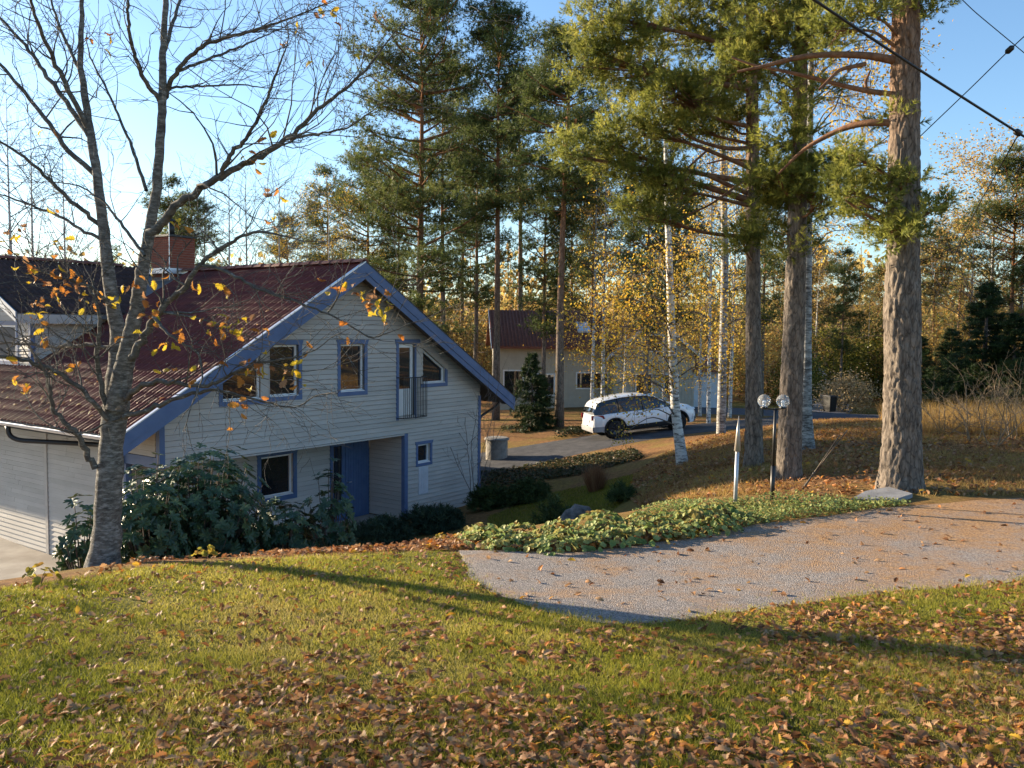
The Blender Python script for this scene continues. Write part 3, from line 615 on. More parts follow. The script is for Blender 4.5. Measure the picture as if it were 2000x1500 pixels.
def near_trunk(path, radii, sides, rings, relief, cell, seed=0):
    P = smooth_path(np.c_[np.array(path), np.array(radii)], rings); C = P[:, :3]; Rr = P[:, 3]; V = np.zeros((rings, sides+1, 3))
    for i in range(rings):
        for j in range(sides):
            q = j*2*math.pi/sides; x, y = math.cos(q), math.sin(q); w = Vector((x*Rr[i]/cell+seed, y*Rr[i]/cell, C[i][2]/cell*.24)); w += Vector((.4*mnoise.noise(w*1.7), .4*mnoise.noise(w*1.7+Vector((9, 0, 0))), 0))
            d = mnoise.voronoi(w)[0]; g = min(1, (d[1]-d[0])*3.8); h = relief*(g-.8)+relief*.3*mnoise.noise(w*4)
            V[i, j] = C[i]+np.array([x, y, 0])*(Rr[i]+h)
    V[:, sides] = V[:, 0]
    return Acc().grid(V)
def branch_rec(acc, p, d, L, r, depth, rng, tips, bend=.35, up=.15, ratio=.68, kids=3, seg=4, sides=5, minr=.004):
    pts = [p]; dd = d
    for i in range(seg):
        dd = dd+np.array([rng.gauss(0, bend), rng.gauss(0, bend), rng.gauss(0, bend)+up])*.5; dd = dd/np.linalg.norm(dd); pts.append(pts[-1]+dd*L/seg)
    acc.tube(pts, np.linspace(r, max(r*.45, minr*.6), seg+1), max(3, sides), False)
    if depth == 0: tips.append((pts[-1], dd)); tips.append((pts[-2], dd)); return
    for k in range(kids):
        i = rng.randint(1, seg) if k else seg; b = pts[i]; nd = dd+np.array([rng.gauss(0, .75), rng.gauss(0, .75), rng.gauss(0, .5)])*(1.0 if k else .35); nd /= np.linalg.norm(nd)
        branch_rec(acc, b, nd, L*ratio*rng.uniform(.75, 1.15), max(r*.55*(1.15 if k == 0 else .85), minr), depth-1, rng, tips, bend, up, ratio, kids, max(3, seg-1), sides-1, minr)
def leaves_at(acc, pts, size, rng, per=1, jitter=.1, shape=None):
    pts = np.asarray(pts); N = len(pts)*per; P = np.repeat(pts, per, 0)+rng.normal(size=(N, 3))*jitter; Rm = frames(rng.normal(size=(N, 3)), rng)
    bV = np.array([(0, 0, 0), (.32, .5, .06), (0, 1, 0), (-.32, .5, .06)])-np.array([0, .4, 0]); scatter(acc, bV, [(0, 1, 2), (0, 2, 3)], P, Rm, size*rng.uniform(.7, 1.25, N), rng.random(N))

def pine_meshes(seed, H, cb, spread, r0, lean=.0, whorl=.55, tuftm=FAR_TUFT, dens=1., flat=.14):
    "Scots pine of height H; crown from cb*H; returns trunk mesh and crown mesh"
    rng = random.Random(seed); nr = np.random.default_rng(seed); tr = Acc()
    path = [(lean*H*u**2+.12*math.sin(u*5+seed)*u, .1*math.sin(u*4+seed*2)*u, H*u) for u in np.linspace(0, 1, 14)]; path[0] = (0, 0, -.3)
    R_ = [r0*(1.12 if i == 0 else 1)*(1-.93*(i/13)**1.15) for i in range(14)]; tr.tube(path, R_, 12); P = np.array(path); cr = Acc(); pos = []; dr = []; val = []
    z = cb*H
    for k in range(int(6*(1-cb))):          # a few dead stubs below the crown
        zz = H*rng.uniform(cb*.45, cb); c = np.array([np.interp(zz, P[:, 2], P[:, q]) for q in range(3)]); q = rng.random()*6.28; d = np.array([math.cos(q), math.sin(q), rng.uniform(-.3, .3)]); tr.tube([c, c+d*rng.uniform(.4, 1.3)], [.03, .008], 4, False)
    while z < H*.985:
        u = (z/H-cb)/(1-cb); prof = (math.sin(min(1, u*1.25+.28)*math.pi*.62) if u < .55 else math.cos((u-.55)/.45*math.pi*.42))*1.0
        for k in range(rng.choice((2, 3, 3, 4))):
            if rng.random() < .16: continue
            q = rng.random()*6.28; L = max(.5, spread*prof*rng.uniform(.55, 1.15)); c = np.array([np.interp(z, P[:, 2], P[:, i]) for i in range(3)]); e0 = rng.uniform(-.15, .35)+.45*u
            pts = [c]
            for i in range(5): pts.append(pts[-1]+np.array([math.cos(q+.1*i*rng.uniform(-1, 1)), math.sin(q), e0-.12+i*.06])*L/5)
            tr.tube(pts, np.linspace(.018+.016*L, .012, 6), 5, False); pts = np.array(pts)
            n = int(dens*(16+18*L)); cl = rng.random()*.45
            nsub = max(3, int(L*2.6)); 
            for s_ in range(nsub):
                w = rng.uniform(.38, 1.02); b = np.array([np.interp(w*5, range(6), pts[:, i]) for i in range(3)])+nr.normal(size=3)*np.array([.24, .24, .06])*L*.45; m_ = max(4, n//nsub)
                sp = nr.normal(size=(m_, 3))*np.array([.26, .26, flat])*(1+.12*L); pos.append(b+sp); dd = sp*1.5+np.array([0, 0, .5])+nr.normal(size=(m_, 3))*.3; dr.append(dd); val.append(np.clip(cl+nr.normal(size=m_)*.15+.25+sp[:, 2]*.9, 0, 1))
                tr.tube([np.array([np.interp(max(0, w-.25)*5, range(6), pts[:, i]) for i in range(3)]), b], [.014, .005], 3, False)
        z += whorl*rng.uniform(.6, 1.3)*(1-.35*u)
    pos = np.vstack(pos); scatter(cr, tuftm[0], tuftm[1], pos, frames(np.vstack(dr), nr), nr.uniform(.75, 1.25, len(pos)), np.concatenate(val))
    return tr.mesh('trunk', None, True), cr.mesh('crown', None, False, True)
m_pb_bg = pine_bark('distant_pine_bark', 4, 13)
PINES = [pine_meshes(11, 24, .22, 4.6, .27, dens=1.15), pine_meshes(12, 23, .5, 2.9, .22, .01, dens=1.25), pine_meshes(13, 22, .55, 3.0, .24, -.015, dens=1.2), pine_meshes(14, 17, .35, 2.4, .17, .01, dens=1.0)]
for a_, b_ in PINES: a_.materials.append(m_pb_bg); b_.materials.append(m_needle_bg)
def place(name, meshes, x, y, s, rz, label, group=None, sz=None, cat='tree', z=None, parts=('trunk', 'crown')):
    e = empty(name, (x, y, onz(x, y) if z is None else z), rz); e.scale = (s, s, sz or s); tag(e, label, cat, group)
    for nm, me in zip(parts, meshes): obj(nm, me, e)
    return e
def place_top(name, meshes, px, Y, ytop, H0, rz, label, group=None, wid=1., cat='tree'):
    "tree whose foot is on the terrain under pixel column px at distance Y and whose top reaches pixel row ytop"
    p = at(px, ytop, Y); z0 = onz(p[0], Y); sz = (p[2]-z0)/H0
    return place(name, meshes, p[0], Y, wid*sz, rz, label, group, sz, cat)
place_top('pine_tree', PINES[0], 822, 46, -25, 24, .4, 'broad tall pine with wide dark green tiers rising behind the house gable', wid=1.0)
place_top('pine_tree', PINES[1], 976, 44, 15, 23, 1.3, 'slim straight pine with a narrow crown, its trunk rising behind the concrete well ring', wid=1.0)
place_top('pine_tree', PINES[2], 1103, 39, 60, 22, 2.2, 'stout bare-stemmed pine with a high crown between the small spruce and the white car', wid=1.1)
place_top('pine_tree', PINES[3], 1066, 41, 330, 17, .2, 'small thin dark pine just beside the small spruce near the driveway')
GP = 'pines in the wood behind the house'
LB = ['lower pine in the gap between the broad pine and the slim straight pine', 'tall pine close beside the broad pine, half merged with its crown', 'low pine among the yellow birches over the roof ridge', 'spreading pine just left of the broad pine behind the gable', 'tall pine between the slim straight pine and the stout bare-stemmed pine', 'narrow pine behind the skylight of the neighbouring house', 'small pine behind the gable of the neighbouring house', 'distant pine low over the middle of the roof ridge', 'small pine directly behind the brick chimney', 'pine just right of the brick chimney flue', 'far pine seen through the lower branches of the broad pine', 'far pine between the broad pine and the slim straight pine', 'far pine behind the stout bare-stemmed pine', 'far pine behind the white birch that leans by the car']
for lab, (px, Y, yt, k, rz) in zip(LB, ((932, 56, 245, 3, 1), (868, 62, 120, 1, 2), (640, 70, 330, 3, 4), (720, 66, 300, 0, 3), (1020, 66, 150, 2, 5), (1160, 64, 330, 1, .6), (1240, 70, 360, 3, 2.5), (560, 95, 420, 0, 1), (330, 62, 350, 3, 2), (375, 66, 385, 0, 1), (780, 78, 330, 1, 1.5), (905, 80, 300, 2, 2), (1120, 84, 350, 0, 3), (1330, 80, 380, 2, 1))):
    place_top('pine_tree', PINES[k], px, Y, yt, (24, 23, 22, 17)[k], rz, lab, GP)
GR = 'pines beyond the road'
for px, Y, yt, k, rz in ((1650, 62, 490, 3, 1), (1590, 75, 470, 0, 2), (1720, 80, 520, 1, 3), (1830, 72, 450, 2, 4), (1880, 85, 430, 1, 5), (1990, 60, 300, 0, 2.2), (2080, 58, 250, 1, 1), (2200, 55, 200, 2, 3), (2400, 50, 150, 0, 3), (2600, 48, 100, 1, 2)):
    place_top('pine_tree', PINES[k], px, Y, yt, (24, 23, 22, 17)[k], rz, 'pine standing in the wood beyond the road', GR)

# ---- spruces
def spruce_meshes(seed, H, R, dens=1., bare=.04):
    rng = random.Random(seed); nr = np.random.default_rng(seed); tr = Acc(); cr = Acc(); tr.tube([(0, 0, -.2), (0, 0, H*.5), (0, 0, H)], [.025*H, .014*H, .004], 8); z = bare*H; pos = []; dr = []; val = []
    while z < H*.97:
        u = z/H; L = R*(1-u)**.85*rng.uniform(.8, 1.12)+.06
        for k in range(6):
            q = rng.random()*6.28; d = np.array([math.cos(q), math.sin(q), -.22+.5*u]); tip = np.array([0, 0, z])+d*L; tr.tube([(0, 0, z), tip], [.012, .004], 3, False)
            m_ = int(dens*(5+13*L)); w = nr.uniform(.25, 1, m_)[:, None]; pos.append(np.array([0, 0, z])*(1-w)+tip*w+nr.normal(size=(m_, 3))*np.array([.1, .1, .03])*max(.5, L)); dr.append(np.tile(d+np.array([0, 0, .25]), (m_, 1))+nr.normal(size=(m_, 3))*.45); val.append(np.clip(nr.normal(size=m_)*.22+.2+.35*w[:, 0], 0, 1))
        z += .17*H**.4*rng.uniform(.7, 1.2)*.6
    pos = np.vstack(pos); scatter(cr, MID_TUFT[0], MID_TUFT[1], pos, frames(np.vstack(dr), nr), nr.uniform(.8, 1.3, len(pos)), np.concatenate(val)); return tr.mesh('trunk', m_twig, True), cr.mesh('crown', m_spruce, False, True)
SPR = [spruce_meshes(5, 4.2, 1.5, 1.4), spruce_meshes(6, 7.5, 2.4, 1.1)]
place_top('spruce_tree', SPR[0], 1040, 38.5, 690, 4.2, .3, 'small bushy spruce growing between two pine stems above the driveway', wid=.95)
for i, (px, Y, yt, rz) in enumerate(((1930, 46, 548, 1), (1860, 50, 640, 2), (1985, 44, 610, 3), (1800, 56, 655, 4), (1745, 70, 600, 5), (2060, 42, 560, 1))):
    place_top('spruce_tree', SPR[1], px, Y, yt, 7.5, rz, ('tallest dark spruce of the thicket, below the golden birches', 'lower spruce beside the thick pine in the dark thicket', 'wide spruce behind the tallest bare shrubs', 'small spruce just behind the thick pine stem', 'slim spruce at the end of the pale path', 'spruce at the outer end of the dark thicket')[i], 'spruces in the dark thicket', wid=1.25)

# ---- birches and other broadleaved trees
def decid_meshes(seed, H, r0, leaf_m, leaf, per, spread, nbr=16, cb=.3, bark=None, lean=(0, 0), size=.06, depth=2, droop=-.05, jit=.16):
    rng = random.Random(seed); nr = np.random.default_rng(seed); tr = Acc(); fine = Acc(); tips = []
    path = np.array([(lean[0]*u**1.5*H+.07*math.sin(3*u+seed), lean[1]*u*H, H*u-(.3 if u == 0 else 0)) for u in np.linspace(0, 1, 10)]); tr.tube(path, [r0*(1-.93*u) for u in np.linspace(0, 1, 10)], 10, False)
    for k in range(nbr):
        u = cb+(1-cb)*(k+rng.random())/nbr; c = np.array([np.interp(u*9, range(10), path[:, i]) for i in range(3)]); q = rng.random()*6.28; L = spread*(1.05-.75*u)*rng.uniform(.7, 1.2); d = np.array([math.cos(q)*.75, math.sin(q)*.75, .7]); d /= np.linalg.norm(d)
        branch_rec(fine, c, d, L, max(.012, r0*.32*(1-u*.6)), depth, rng, tips, .3, droop, .62, 3, 4, 5, .005)
    meshes = [tr.mesh('trunk', bark or m_birch, True), fine.mesh('branches', m_twig, True)]
    if leaf:
        cr = Acc(); leaves_at(cr, [t[0] for t in tips], size, nr, per, jit); meshes.append(cr.mesh('crown', leaf_m, False, True))
    return meshes
BP = ('trunk', 'branches', 'crown')
BARE = [decid_meshes(21, 14, .12, None, False, 0, 4.2, 22, .2, depth=3, droop=.05), decid_meshes(22, 12, .10, None, False, 0, 3.4, 20, .25, depth=3, droop=0)]
YEL = [decid_meshes(31, 14, .13, m_yellow, True, 4, 3.4, 22, .25, size=.085, depth=3, droop=-.05, jit=.28), decid_meshes(32, 11, .12, m_rust, True, 6, 4.0, 24, .2, size=.11, depth=3, jit=.32)]
def dtop(name, meshes, px, Y, yt, H0, rz, label, group=None, wid=1.):
    p = at(px, yt, Y); z0 = onz(p[0], Y); sz = (p[2]-z0)/H0; return place(name, meshes, p[0], Y, wid*sz, rz, label, group, sz, parts=BP)
for i, (px, Y, yt) in enumerate(((15, 58, 190), (60, 66, 230), (445, 60, 320), (478, 64, 330), (545, 62, 325), (400, 72, 350), (-60, 60, 200), (120, 72, 280))):
    dtop('birch_tree', BARE[i % 2], px, Y, yt, (14, 12)[i % 2], i*1.3, 'leafless birch showing against the sky behind the house roof', 'bare birches behind the house')
for i, (px, Y, yt) in enumerate(((640, 62, 370), (600, 70, 400), (700, 75, 430))): dtop('birch_tree', YEL[0], px, Y, yt, 14, i*2., 'birch with thin orange-yellow leaves over the roof ridge', 'yellow birches over the ridge')
for i, (px, Y, yt) in enumerate(((1165, 41, 250), (1186, 42, 230), (1398, 37, 200), (1422, 38, 240), (1440, 43, 260))): dtop('birch_tree', YEL[0], px, Y, yt, 14, i*1.7, ('slender white birch in front of the skylight of the neighbouring house', 'slender white birch just right of the neighbouring house skylight', 'white birch in front of the pale porch of the neighbouring house', 'white birch at the outer corner of the pale porch', 'white birch between the pale porch and the slimmer pine')[i], 'birches by the neighbouring house', .8)
for i, (px, Y, yt) in enumerate(((1270, 37, 300), (1320, 40, 280), (1500, 45, 330))): place_top('pine_tree', PINES[3], px, Y, yt, 17, i*2., ('brown pine stem rising behind the roof of the white car', 'brown pine stem behind the bonnet of the white car', 'brown pine stem behind the twin-globe lamp and the slimmer pine')[i], 'pines behind the car', .9)
for i, (px, Y, yt, k) in enumerate(((1945, 62, 320, 1), (1905, 68, 410, 0), (2010, 66, 330, 1), (1600, 68, 520, 1), (1700, 70, 560, 0), (1560, 72, 450, 1), (1790, 74, 500, 1))): dtop('birch_tree', YEL[k], px, Y, yt, (14, 11)[k], i*1.1, 'autumn birch with a rusty golden crown in the wood beyond the road', 'golden birches beyond the road', 1.15)
for i, (px, Y, yt) in enumerate(((1222, 43, 580), (1300, 44, 600), (1372, 43.5, 570))): dtop('birch_tree', YEL[0], px, Y, yt, 14, i*1.9, 'low yellow-leaved birch sapling screening the neighbouring house wall', 'birch saplings before the neighbouring house', 1.7)
# understorey thickets beyond the drive: leafy brown and olive bushes
def bush_mesh(seed, R, H, n, leaf, size, bm=None):
    nr = np.random.default_rng(seed); rng = random.Random(seed); st = Acc(); tips = []
    for k in range(9): q = rng.random()*6.28; branch_rec(st, np.array([.1*math.cos(q), .1*math.sin(q), -.1]), np.array([math.cos(q)*.6, math.sin(q)*.6, 1.]), H*.55, .03, 2, rng, tips, .3, .1, .6, 3, 3, 4, .006)
    cr = Acc(); m_ = n//30; c = nr.normal(size=(m_, 3)); c /= np.linalg.norm(c, axis=1)[:, None]; c *= nr.uniform(.45, 1, m_)[:, None]**.6; c = c*np.array([R, R, H*.5])+np.array([0, 0, H*.52]); leaves_at(cr, c, size, nr, 30, .16*R+.08)
    return st.mesh('stems', bm or m_twig, True), cr.mesh('foliage', leaf, False, True)
BUSH = [bush_mesh(41, 2.2, 4.5, 4200, m_hedge, .2), bush_mesh(42, 2.4, 5, 3300, m_rust, .2), bush_mesh(43, 2.0, 2.6, 3600, leafmat('straw_leaves', [(.38, .27, .13), (.55, .41, .21), (.62, .48, .29)], trans=.4), .16)]
def pbush(k, px, Y, s, rz, label, group, sz=None):
    p = at(px, 700, Y); return place('bush', BUSH[k], p[0], Y, s, rz, label, group, sz, cat='bush', parts=('stems', 'foliage'))
pbush(2, 1655, 56.5, .85, 1, 'rounded straw-coloured bush beside the black wheeled bin across the road', None)
for i, (px, Y, k, s) in enumerate(((1620, 68, 0, 1.2), (1690, 72, 0, 1.35), (1560, 60, 0, .8), (1730, 68, 0, 1.1), (1500, 62, 1, 1), (1460, 70, 1, 1.2), (1780, 66, 1, 1.), (1990, 52, 1, 1.0), (1380, 62, 1, 1.1), (1300, 68, 1, 1.2), (1230, 70, 1, 1.2), (900, 60, 1, 1.0), (850, 66, 1, 1.2), (960, 64, 1, 1.2), (790, 64, 1, 1.3), (1010, 70, 1, 1.4), (730, 70, 1, 1.3), (660, 74, 1, 1.3), (1840, 64, 1, 1.2))):
    pbush(k, px, Y, s, i*1.3, ('tall green leafy thicket bush across the road' if k == 0 else 'rust-brown leafy bush under the trees of the wood'), ('green thicket across the road' if k == 0 else 'rusty bushes under the wood'))
# far wood that reads as one mass
nr = np.random.default_rng(77); fw = Acc(); n = 900; X = nr.uniform(-120, 140, n); Y = nr.uniform(92, 135, n); Hh = nr.uniform(5, 13, n); Z = gz(X, Y); sel = nr.random(n)
for nm, m_, msk in (('far_wood', m_rust, sel < .55), ('far_pine_wood', m_needle_bg, sel >= .55)):
    fw = Acc(); k = 34; x = np.repeat(X[msk], k); y = np.repeat(Y[msk], k); h = np.repeat(Hh[msk], k); N = len(x); u = nr.random(N)**.8; w = (1.1-.8*u)*1.9
    P = np.stack([x+nr.normal(size=N)*w, y+nr.normal(size=N)*w, np.repeat(Z[msk], k)+h*u], 1); bV, bT = (FAR_TUFT if nm == 'far_pine_wood' else (np.array([(0, -.5, 0), (.4, 0, .1), (0, .5, 0), (-.4, 0, .1)]), np.array([(0, 1, 2), (0, 2, 3)])))
    scatter(fw, bV, bT, P, frames(nr.normal(size=(N, 3))+np.array([0, 0, .4]), nr), nr.uniform(1.6, 2.8, N) if nm == 'far_pine_wood' else nr.uniform(.5, 1.1, N), nr.random(N))
    for i in np.where(msk)[0][::3]: fw.tube([(X[i], Y[i], Z[i]-.3), (X[i], Y[i], Z[i]+Hh[i])], [.16, .03], 4, False)
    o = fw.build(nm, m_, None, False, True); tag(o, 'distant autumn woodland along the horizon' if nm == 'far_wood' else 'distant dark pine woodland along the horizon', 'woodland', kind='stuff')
# trees standing outside the left edge of the view; the low sun throws their shadows over the lawn
for i, (x, y, k, s) in enumerate(((-19, 13.2, 1, .9), (-24, 18.6, 1, 1.), (-30, 20, 0, 1.))): place('birch_tree', BARE[k], x, y, s, i*2.1, 'leafless birch on the slope left of the garage apron', 'bare birches left of the garage', parts=BP)
for i, (x, y) in enumerate(((-36, 40), (-30, 44))): place('pine_tree', PINES[i % 3], x, y, (.8, .8, .55)[i], i*2.1, 'pine standing beyond the garage apron', 'pines left of the garage', .8)

# ================================================================= NEAR PINES
def ppath(lst, Y):
    "pixel polyline (x, y, width px[, dY]) -> 3D points and radii"
    P = [at(q[0], q[1], Y+(q[3] if len(q) > 3 else 0)) for q in lst]; return np.array(P), np.array([q[2]/2*(Y+(q[3] if len(q) > 3 else 0))/FPX for q in lst])
m_pb = pine_bark('pine_bark', 4.5, 9)
PINE_DEF = [
 ('big', 13., [(1757, 985, 128), (1758, 962, 98), (1759, 930, 82), (1761, 860, 72), (1763, 700, 66), (1762, 610, 68), (1764, 500, 60), (1766, 300, 57), (1770, 0, 48), (1772, -400, 38), (1775, -900, 22), (1775, -1150, 6)], 96, 620,
  'thick old pine with deeply fissured bark beside the gravel and the flat slab'),
 ('mid', 15., [(1538, 965, 74), (1540, 940, 56), (1541, 905, 48), (1544, 800, 44), (1552, 600, 40), (1556, 450, 36), (1562, 250, 28), (1566, 0, 22), (1568, -300, 16), (1570, -600, 6)], 64, 420,
  'fissured pine directly behind the twin-globe garden lamp'),
 ('slim', 17., [(1471, 930, 54), (1472, 912, 42), (1472, 880, 36), (1472, 800, 32), (1471, 600, 28), (1470, 300, 25), (1467, 0, 19), (1465, -250, 13), (1465, -450, 5)], 56, 400,
  'slimmer pine between the pointed grey post and the twin-globe lamp')]
BL = {'slim': [(1190, 40, 95, 60), (1150, 120, 60, 50), (1230, 130, 100, 65), (1330, 60, 100, 70), (1320, 190, 110, 60), (1400, 170, 90, 70), (1250, 250, 90, 45), (1340, 245, 90, 45), (1180, 285, 70, 38), (1105, 300, 45, 30), (1240, 325, 80, 45), (1300, 365, 70, 50), (1265, 415, 65, 38), (1430, 60, 80, 60), (1390, -60, 140, 70), (1250, -70, 130, 70), (1450, 470, 55, 38), (1420, 235, 60, 30)],
      'mid': [(1500, 40, 90, 60), (1590, 40, 80, 55), (1540, -70, 150, 70), (1540, 275, 62, 42), (1560, 335, 85, 55), (1600, 385, 80, 42), (1545, 405, 75, 55), (1645, 335, 52, 34), (1540, 465, 45, 32), (1490, 110, 80, 45), (1525, 190, 60, 38), (1500, 360, 50, 40), (1440, 132, 55, 34), (1515, 345, 45, 32), (1590, 178, 40, 24)],
      'big': [(1690, 25, 60, 42), (1800, 15, 45, 25), (1765, -80, 160, 70), (1680, 395, 52, 26), (1762, 238, 32, 20), (1760, 350, 26, 22), (1755, 432, 50, 30), (1825, 408, 36, 20), (1700, 430, 50, 26), (1640, 60, 60, 40), (1660, 300, 40, 26), (1650, 372, 60, 36), (1735, 452, 55, 28), (1790, 445, 40, 22), (1715, 385, 45, 24), (1700, 340, 40, 24)]}
for nm, Y0, lst, sides, rings, label in PINE_DEF:
    rng = random.Random(hash(nm) % 1 + len(nm)*7); nr = np.random.default_rng(len(nm)+5)
    P, R_ = ppath(lst, Y0); root = P[1].copy(); root[2] = onz(root[0], root[1]); e = empty('pine_tree', tuple(root)); tag(e, label, 'tree')
    P[0][2] = min(P[0][2], root[2]-.15); P[:, :] -= root
    near_trunk(P, R_, sides, rings, .026 if nm == 'big' else .018, .085 if nm == 'big' else .07, len(nm)).build('trunk', m_pb, e, True)
    lim = Acc(); cr = Acc(); pos = []; dr = []; val = []
    def limb(pts, r0, r1): lim.tube(smooth_path(pts, 14), np.linspace(r0, r1, 14), 8, False)
    if nm == 'big':
        for q in ([(1755, 120, 17, 0), (1700, 108, 14, -.1), (1640, 106, 12, -.2), (1570, 108, 10, -.3), (1500, 128, 8, -.2), (1440, 140, 5, 0)], [(1755, 185, 11, 0), (1690, 178, 10, .1), (1610, 158, 8, .3), (1540, 140, 7, .4), (1470, 128, 5, .6), (1430, 112, 4, .7)], [(1690, 125, 9, -.1), (1640, 135, 7, -.2), (1600, 175, 5, -.3)], [(1755, 240, 15, 0), (1690, 238, 13, .2), (1640, 252, 10, .5), (1570, 290, 7, .8), (1520, 340, 4, 1)], [(1695, 185, 5, .1), (1690, 160, 6, .1), (1700, 138, 3, .1)], [(1750, 445, 8, 0), (1700, 425, 6, -.2), (1650, 390, 4, -.3)], [(1770, 440, 6, 0), (1810, 420, 4, -.1), (1850, 390, 2, -.2)]):
            A, r_ = ppath(q, Y0); lim.tube(smooth_path(A-root, 16), np.interp(np.linspace(0, 1, 16), np.linspace(0, 1, len(r_)), r_), 9, False)
    if nm == 'slim':
        for q in ([(1475, 288, 9, 0), (1420, 292, 8, -.2), (1370, 278, 7, -.4), (1330, 262, 6, -.5), (1300, 215, 4, -.6), (1255, 150, 3, -.7)], [(1475, 335, 6, 0), (1430, 370, 6, -.3), (1380, 405, 4, -.5), (1340, 420, 3, -.6)], [(1385, 290, 5, -.3), (1340, 330, 4, -.5), (1330, 390, 3, -.6)], [(1470, 315, 5, 0), (1420, 310, 4, .2), (1380, 320, 3, .3)]):
            A, r_ = ppath(q, Y0); lim.tube(smooth_path(A-root, 16), np.interp(np.linspace(0, 1, 16), np.linspace(0, 1, len(r_)), r_), 8, False)
    for (bx_, by_, rx, ry) in BL[nm]:
        Yb = Y0+rng.uniform(-.9, .7)*(1 if nm != 'big' else .5); c = at(bx_, by_, Yb)-root; a_, b_ = rx*Yb/FPX, ry*Yb/FPX
        zt = c[2]-.25-.25*np.linalg.norm(c[:2]-P[3][:2])*rng.uniform(0, .6); s0 = np.array([np.interp(zt, P[:, 2], P[:, i]) for i in range(3)])
        mid = (s0+c)/2+np.array([0, 0, rng.uniform(-.15, .25)])
        ln = np.linalg.norm(c-s0); limb([s0, mid, c], .018+.014*ln, .012)
        ns = max(5, int(a_*b_*math.pi*25))
        for k in range(ns):
            v = nr.normal(size=3); v /= np.linalg.norm(v); v *= nr.random()**.45; sc_ = c+v*np.array([a_, max(.45, .8*a_), b_]); w = nr.random()*.6; lim.tube([mid*(1-w)+c*w if w < .5 else c, (c+sc_)/2+nr.normal(size=3)*.05, sc_], [.010, .007, .004], 3, False)
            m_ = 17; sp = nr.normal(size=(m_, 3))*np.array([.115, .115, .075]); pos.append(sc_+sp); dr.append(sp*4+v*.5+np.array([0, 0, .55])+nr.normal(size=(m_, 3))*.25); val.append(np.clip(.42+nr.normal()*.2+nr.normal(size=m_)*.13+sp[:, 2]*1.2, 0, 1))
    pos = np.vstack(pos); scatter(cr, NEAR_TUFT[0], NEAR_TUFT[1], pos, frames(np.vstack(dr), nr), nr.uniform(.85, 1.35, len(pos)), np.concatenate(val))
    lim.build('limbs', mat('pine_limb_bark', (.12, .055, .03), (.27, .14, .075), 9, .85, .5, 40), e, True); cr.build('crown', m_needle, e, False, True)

# ---- grey birch behind, white leaning birch by the car
def traced_birch(lst, Y0, label, bark, leafblobs, lm, n_leaf, size, nbr=14, seed=1, cb=.3):
    rng = random.Random(seed); nr = np.random.default_rng(seed); P, R_ = ppath(lst, Y0); root = P[1].copy(); root[2] = onz(root[0], root[1]); e = empty('birch_tree', tuple(root)); tag(e, label, 'tree'); P[0][2] = min(P[0][2], root[2]-.2); P -= root
    Ps = smooth_path(np.c_[P, R_], 60); t = Acc().tube(Ps[:, :3], Ps[:, 3], 16, False); t.build('trunk', bark, e, True); f = Acc(); tips = []; cr = Acc()
    for k in range(nbr):
        i = int(60*(cb+(1-cb)*k/nbr)); q = rng.random()*6.28; branch_rec(f, Ps[min(i, 59), :3], np.array([math.cos(q)*.8, math.sin(q)*.8, .65]), rng.uniform(.9, 1.9), .02, 2, rng, tips, .3, -.05, .62, 3, 4, 5, .004)
    for (bx_, by_, rx, ry) in leafblobs:
        Yb = Y0+rng.uniform(-1.2, .8); c = at(bx_, by_, Yb)-root; z0 = c[2]-rng.uniform(-.2, .8); s0 = np.array([np.interp(z0, Ps[:, 2], Ps[:, i]) for i in range(3)]); ln = np.linalg.norm(c-s0)
        top = (s0+c)/2+np.array([0, 0, .22*ln]); f.tube(smooth_path([s0, top, c], 10), np.linspace(.022, .006, 10), 5, False); m_ = int(n_leaf*rx*ry/400)+10
        hang = nr.normal(size=(m_, 3))*np.array([rx*Yb/FPX*.6, rx*Yb/FPX*.5, ry*Yb/FPX*.6]); tw = c+hang
        for k in range(0, m_, 5): f.tube([c+hang[k]*.2+np.array([0, 0, .1]), tw[k]], [.005, .002], 3, False)
        leaves_at(cr, tw, size, nr, 1, .06)
    leaves_at(cr, [q[0] for q in tips], size, nr, 2, .12)
    f.build('branches', m_twig, e, True); cr.build('crown', lm, e, False, True); return e
traced_birch([(1335, 925, 30), (1333, 908, 25), (1327, 860, 21), (1319, 800, 18), (1314, 700, 16), (1310, 600, 15), (1307, 500, 13), (1303, 400, 11), (1300, 250, 8), (1298, 120, 4)], 22.5, 'white-barked birch leaning beside the drive in front of the car, with yellow leaves', m_birch,
             [(1215, 650, 45, 40), (1250, 690, 50, 35), (1190, 700, 40, 40), (1285, 620, 40, 30), (1180, 640, 35, 35), (1385, 600, 40, 40), (1400, 660, 30, 30), (1235, 740, 55, 30), (1180, 760, 30, 25), (1265, 780, 40, 20), (1215, 850, 18, 30), (1260, 590, 45, 30), (1340, 560, 40, 40), (1230, 620, 50, 40), (1200, 585, 40, 30), (1360, 700, 30, 30), (1240, 810, 30, 18), (1370, 530, 40, 40), (1290, 500, 40, 40), (1150, 690, 40, 40), (1130, 620, 40, 30), (1160, 580, 40, 30), (1330, 640, 40, 40), (1280, 690, 40, 40), (1300, 740, 40, 30), (1400, 720, 40, 40), (1240, 540, 50, 40), (1190, 520, 40, 40)], m_yellow, 48, .075, 12, 3, .45)
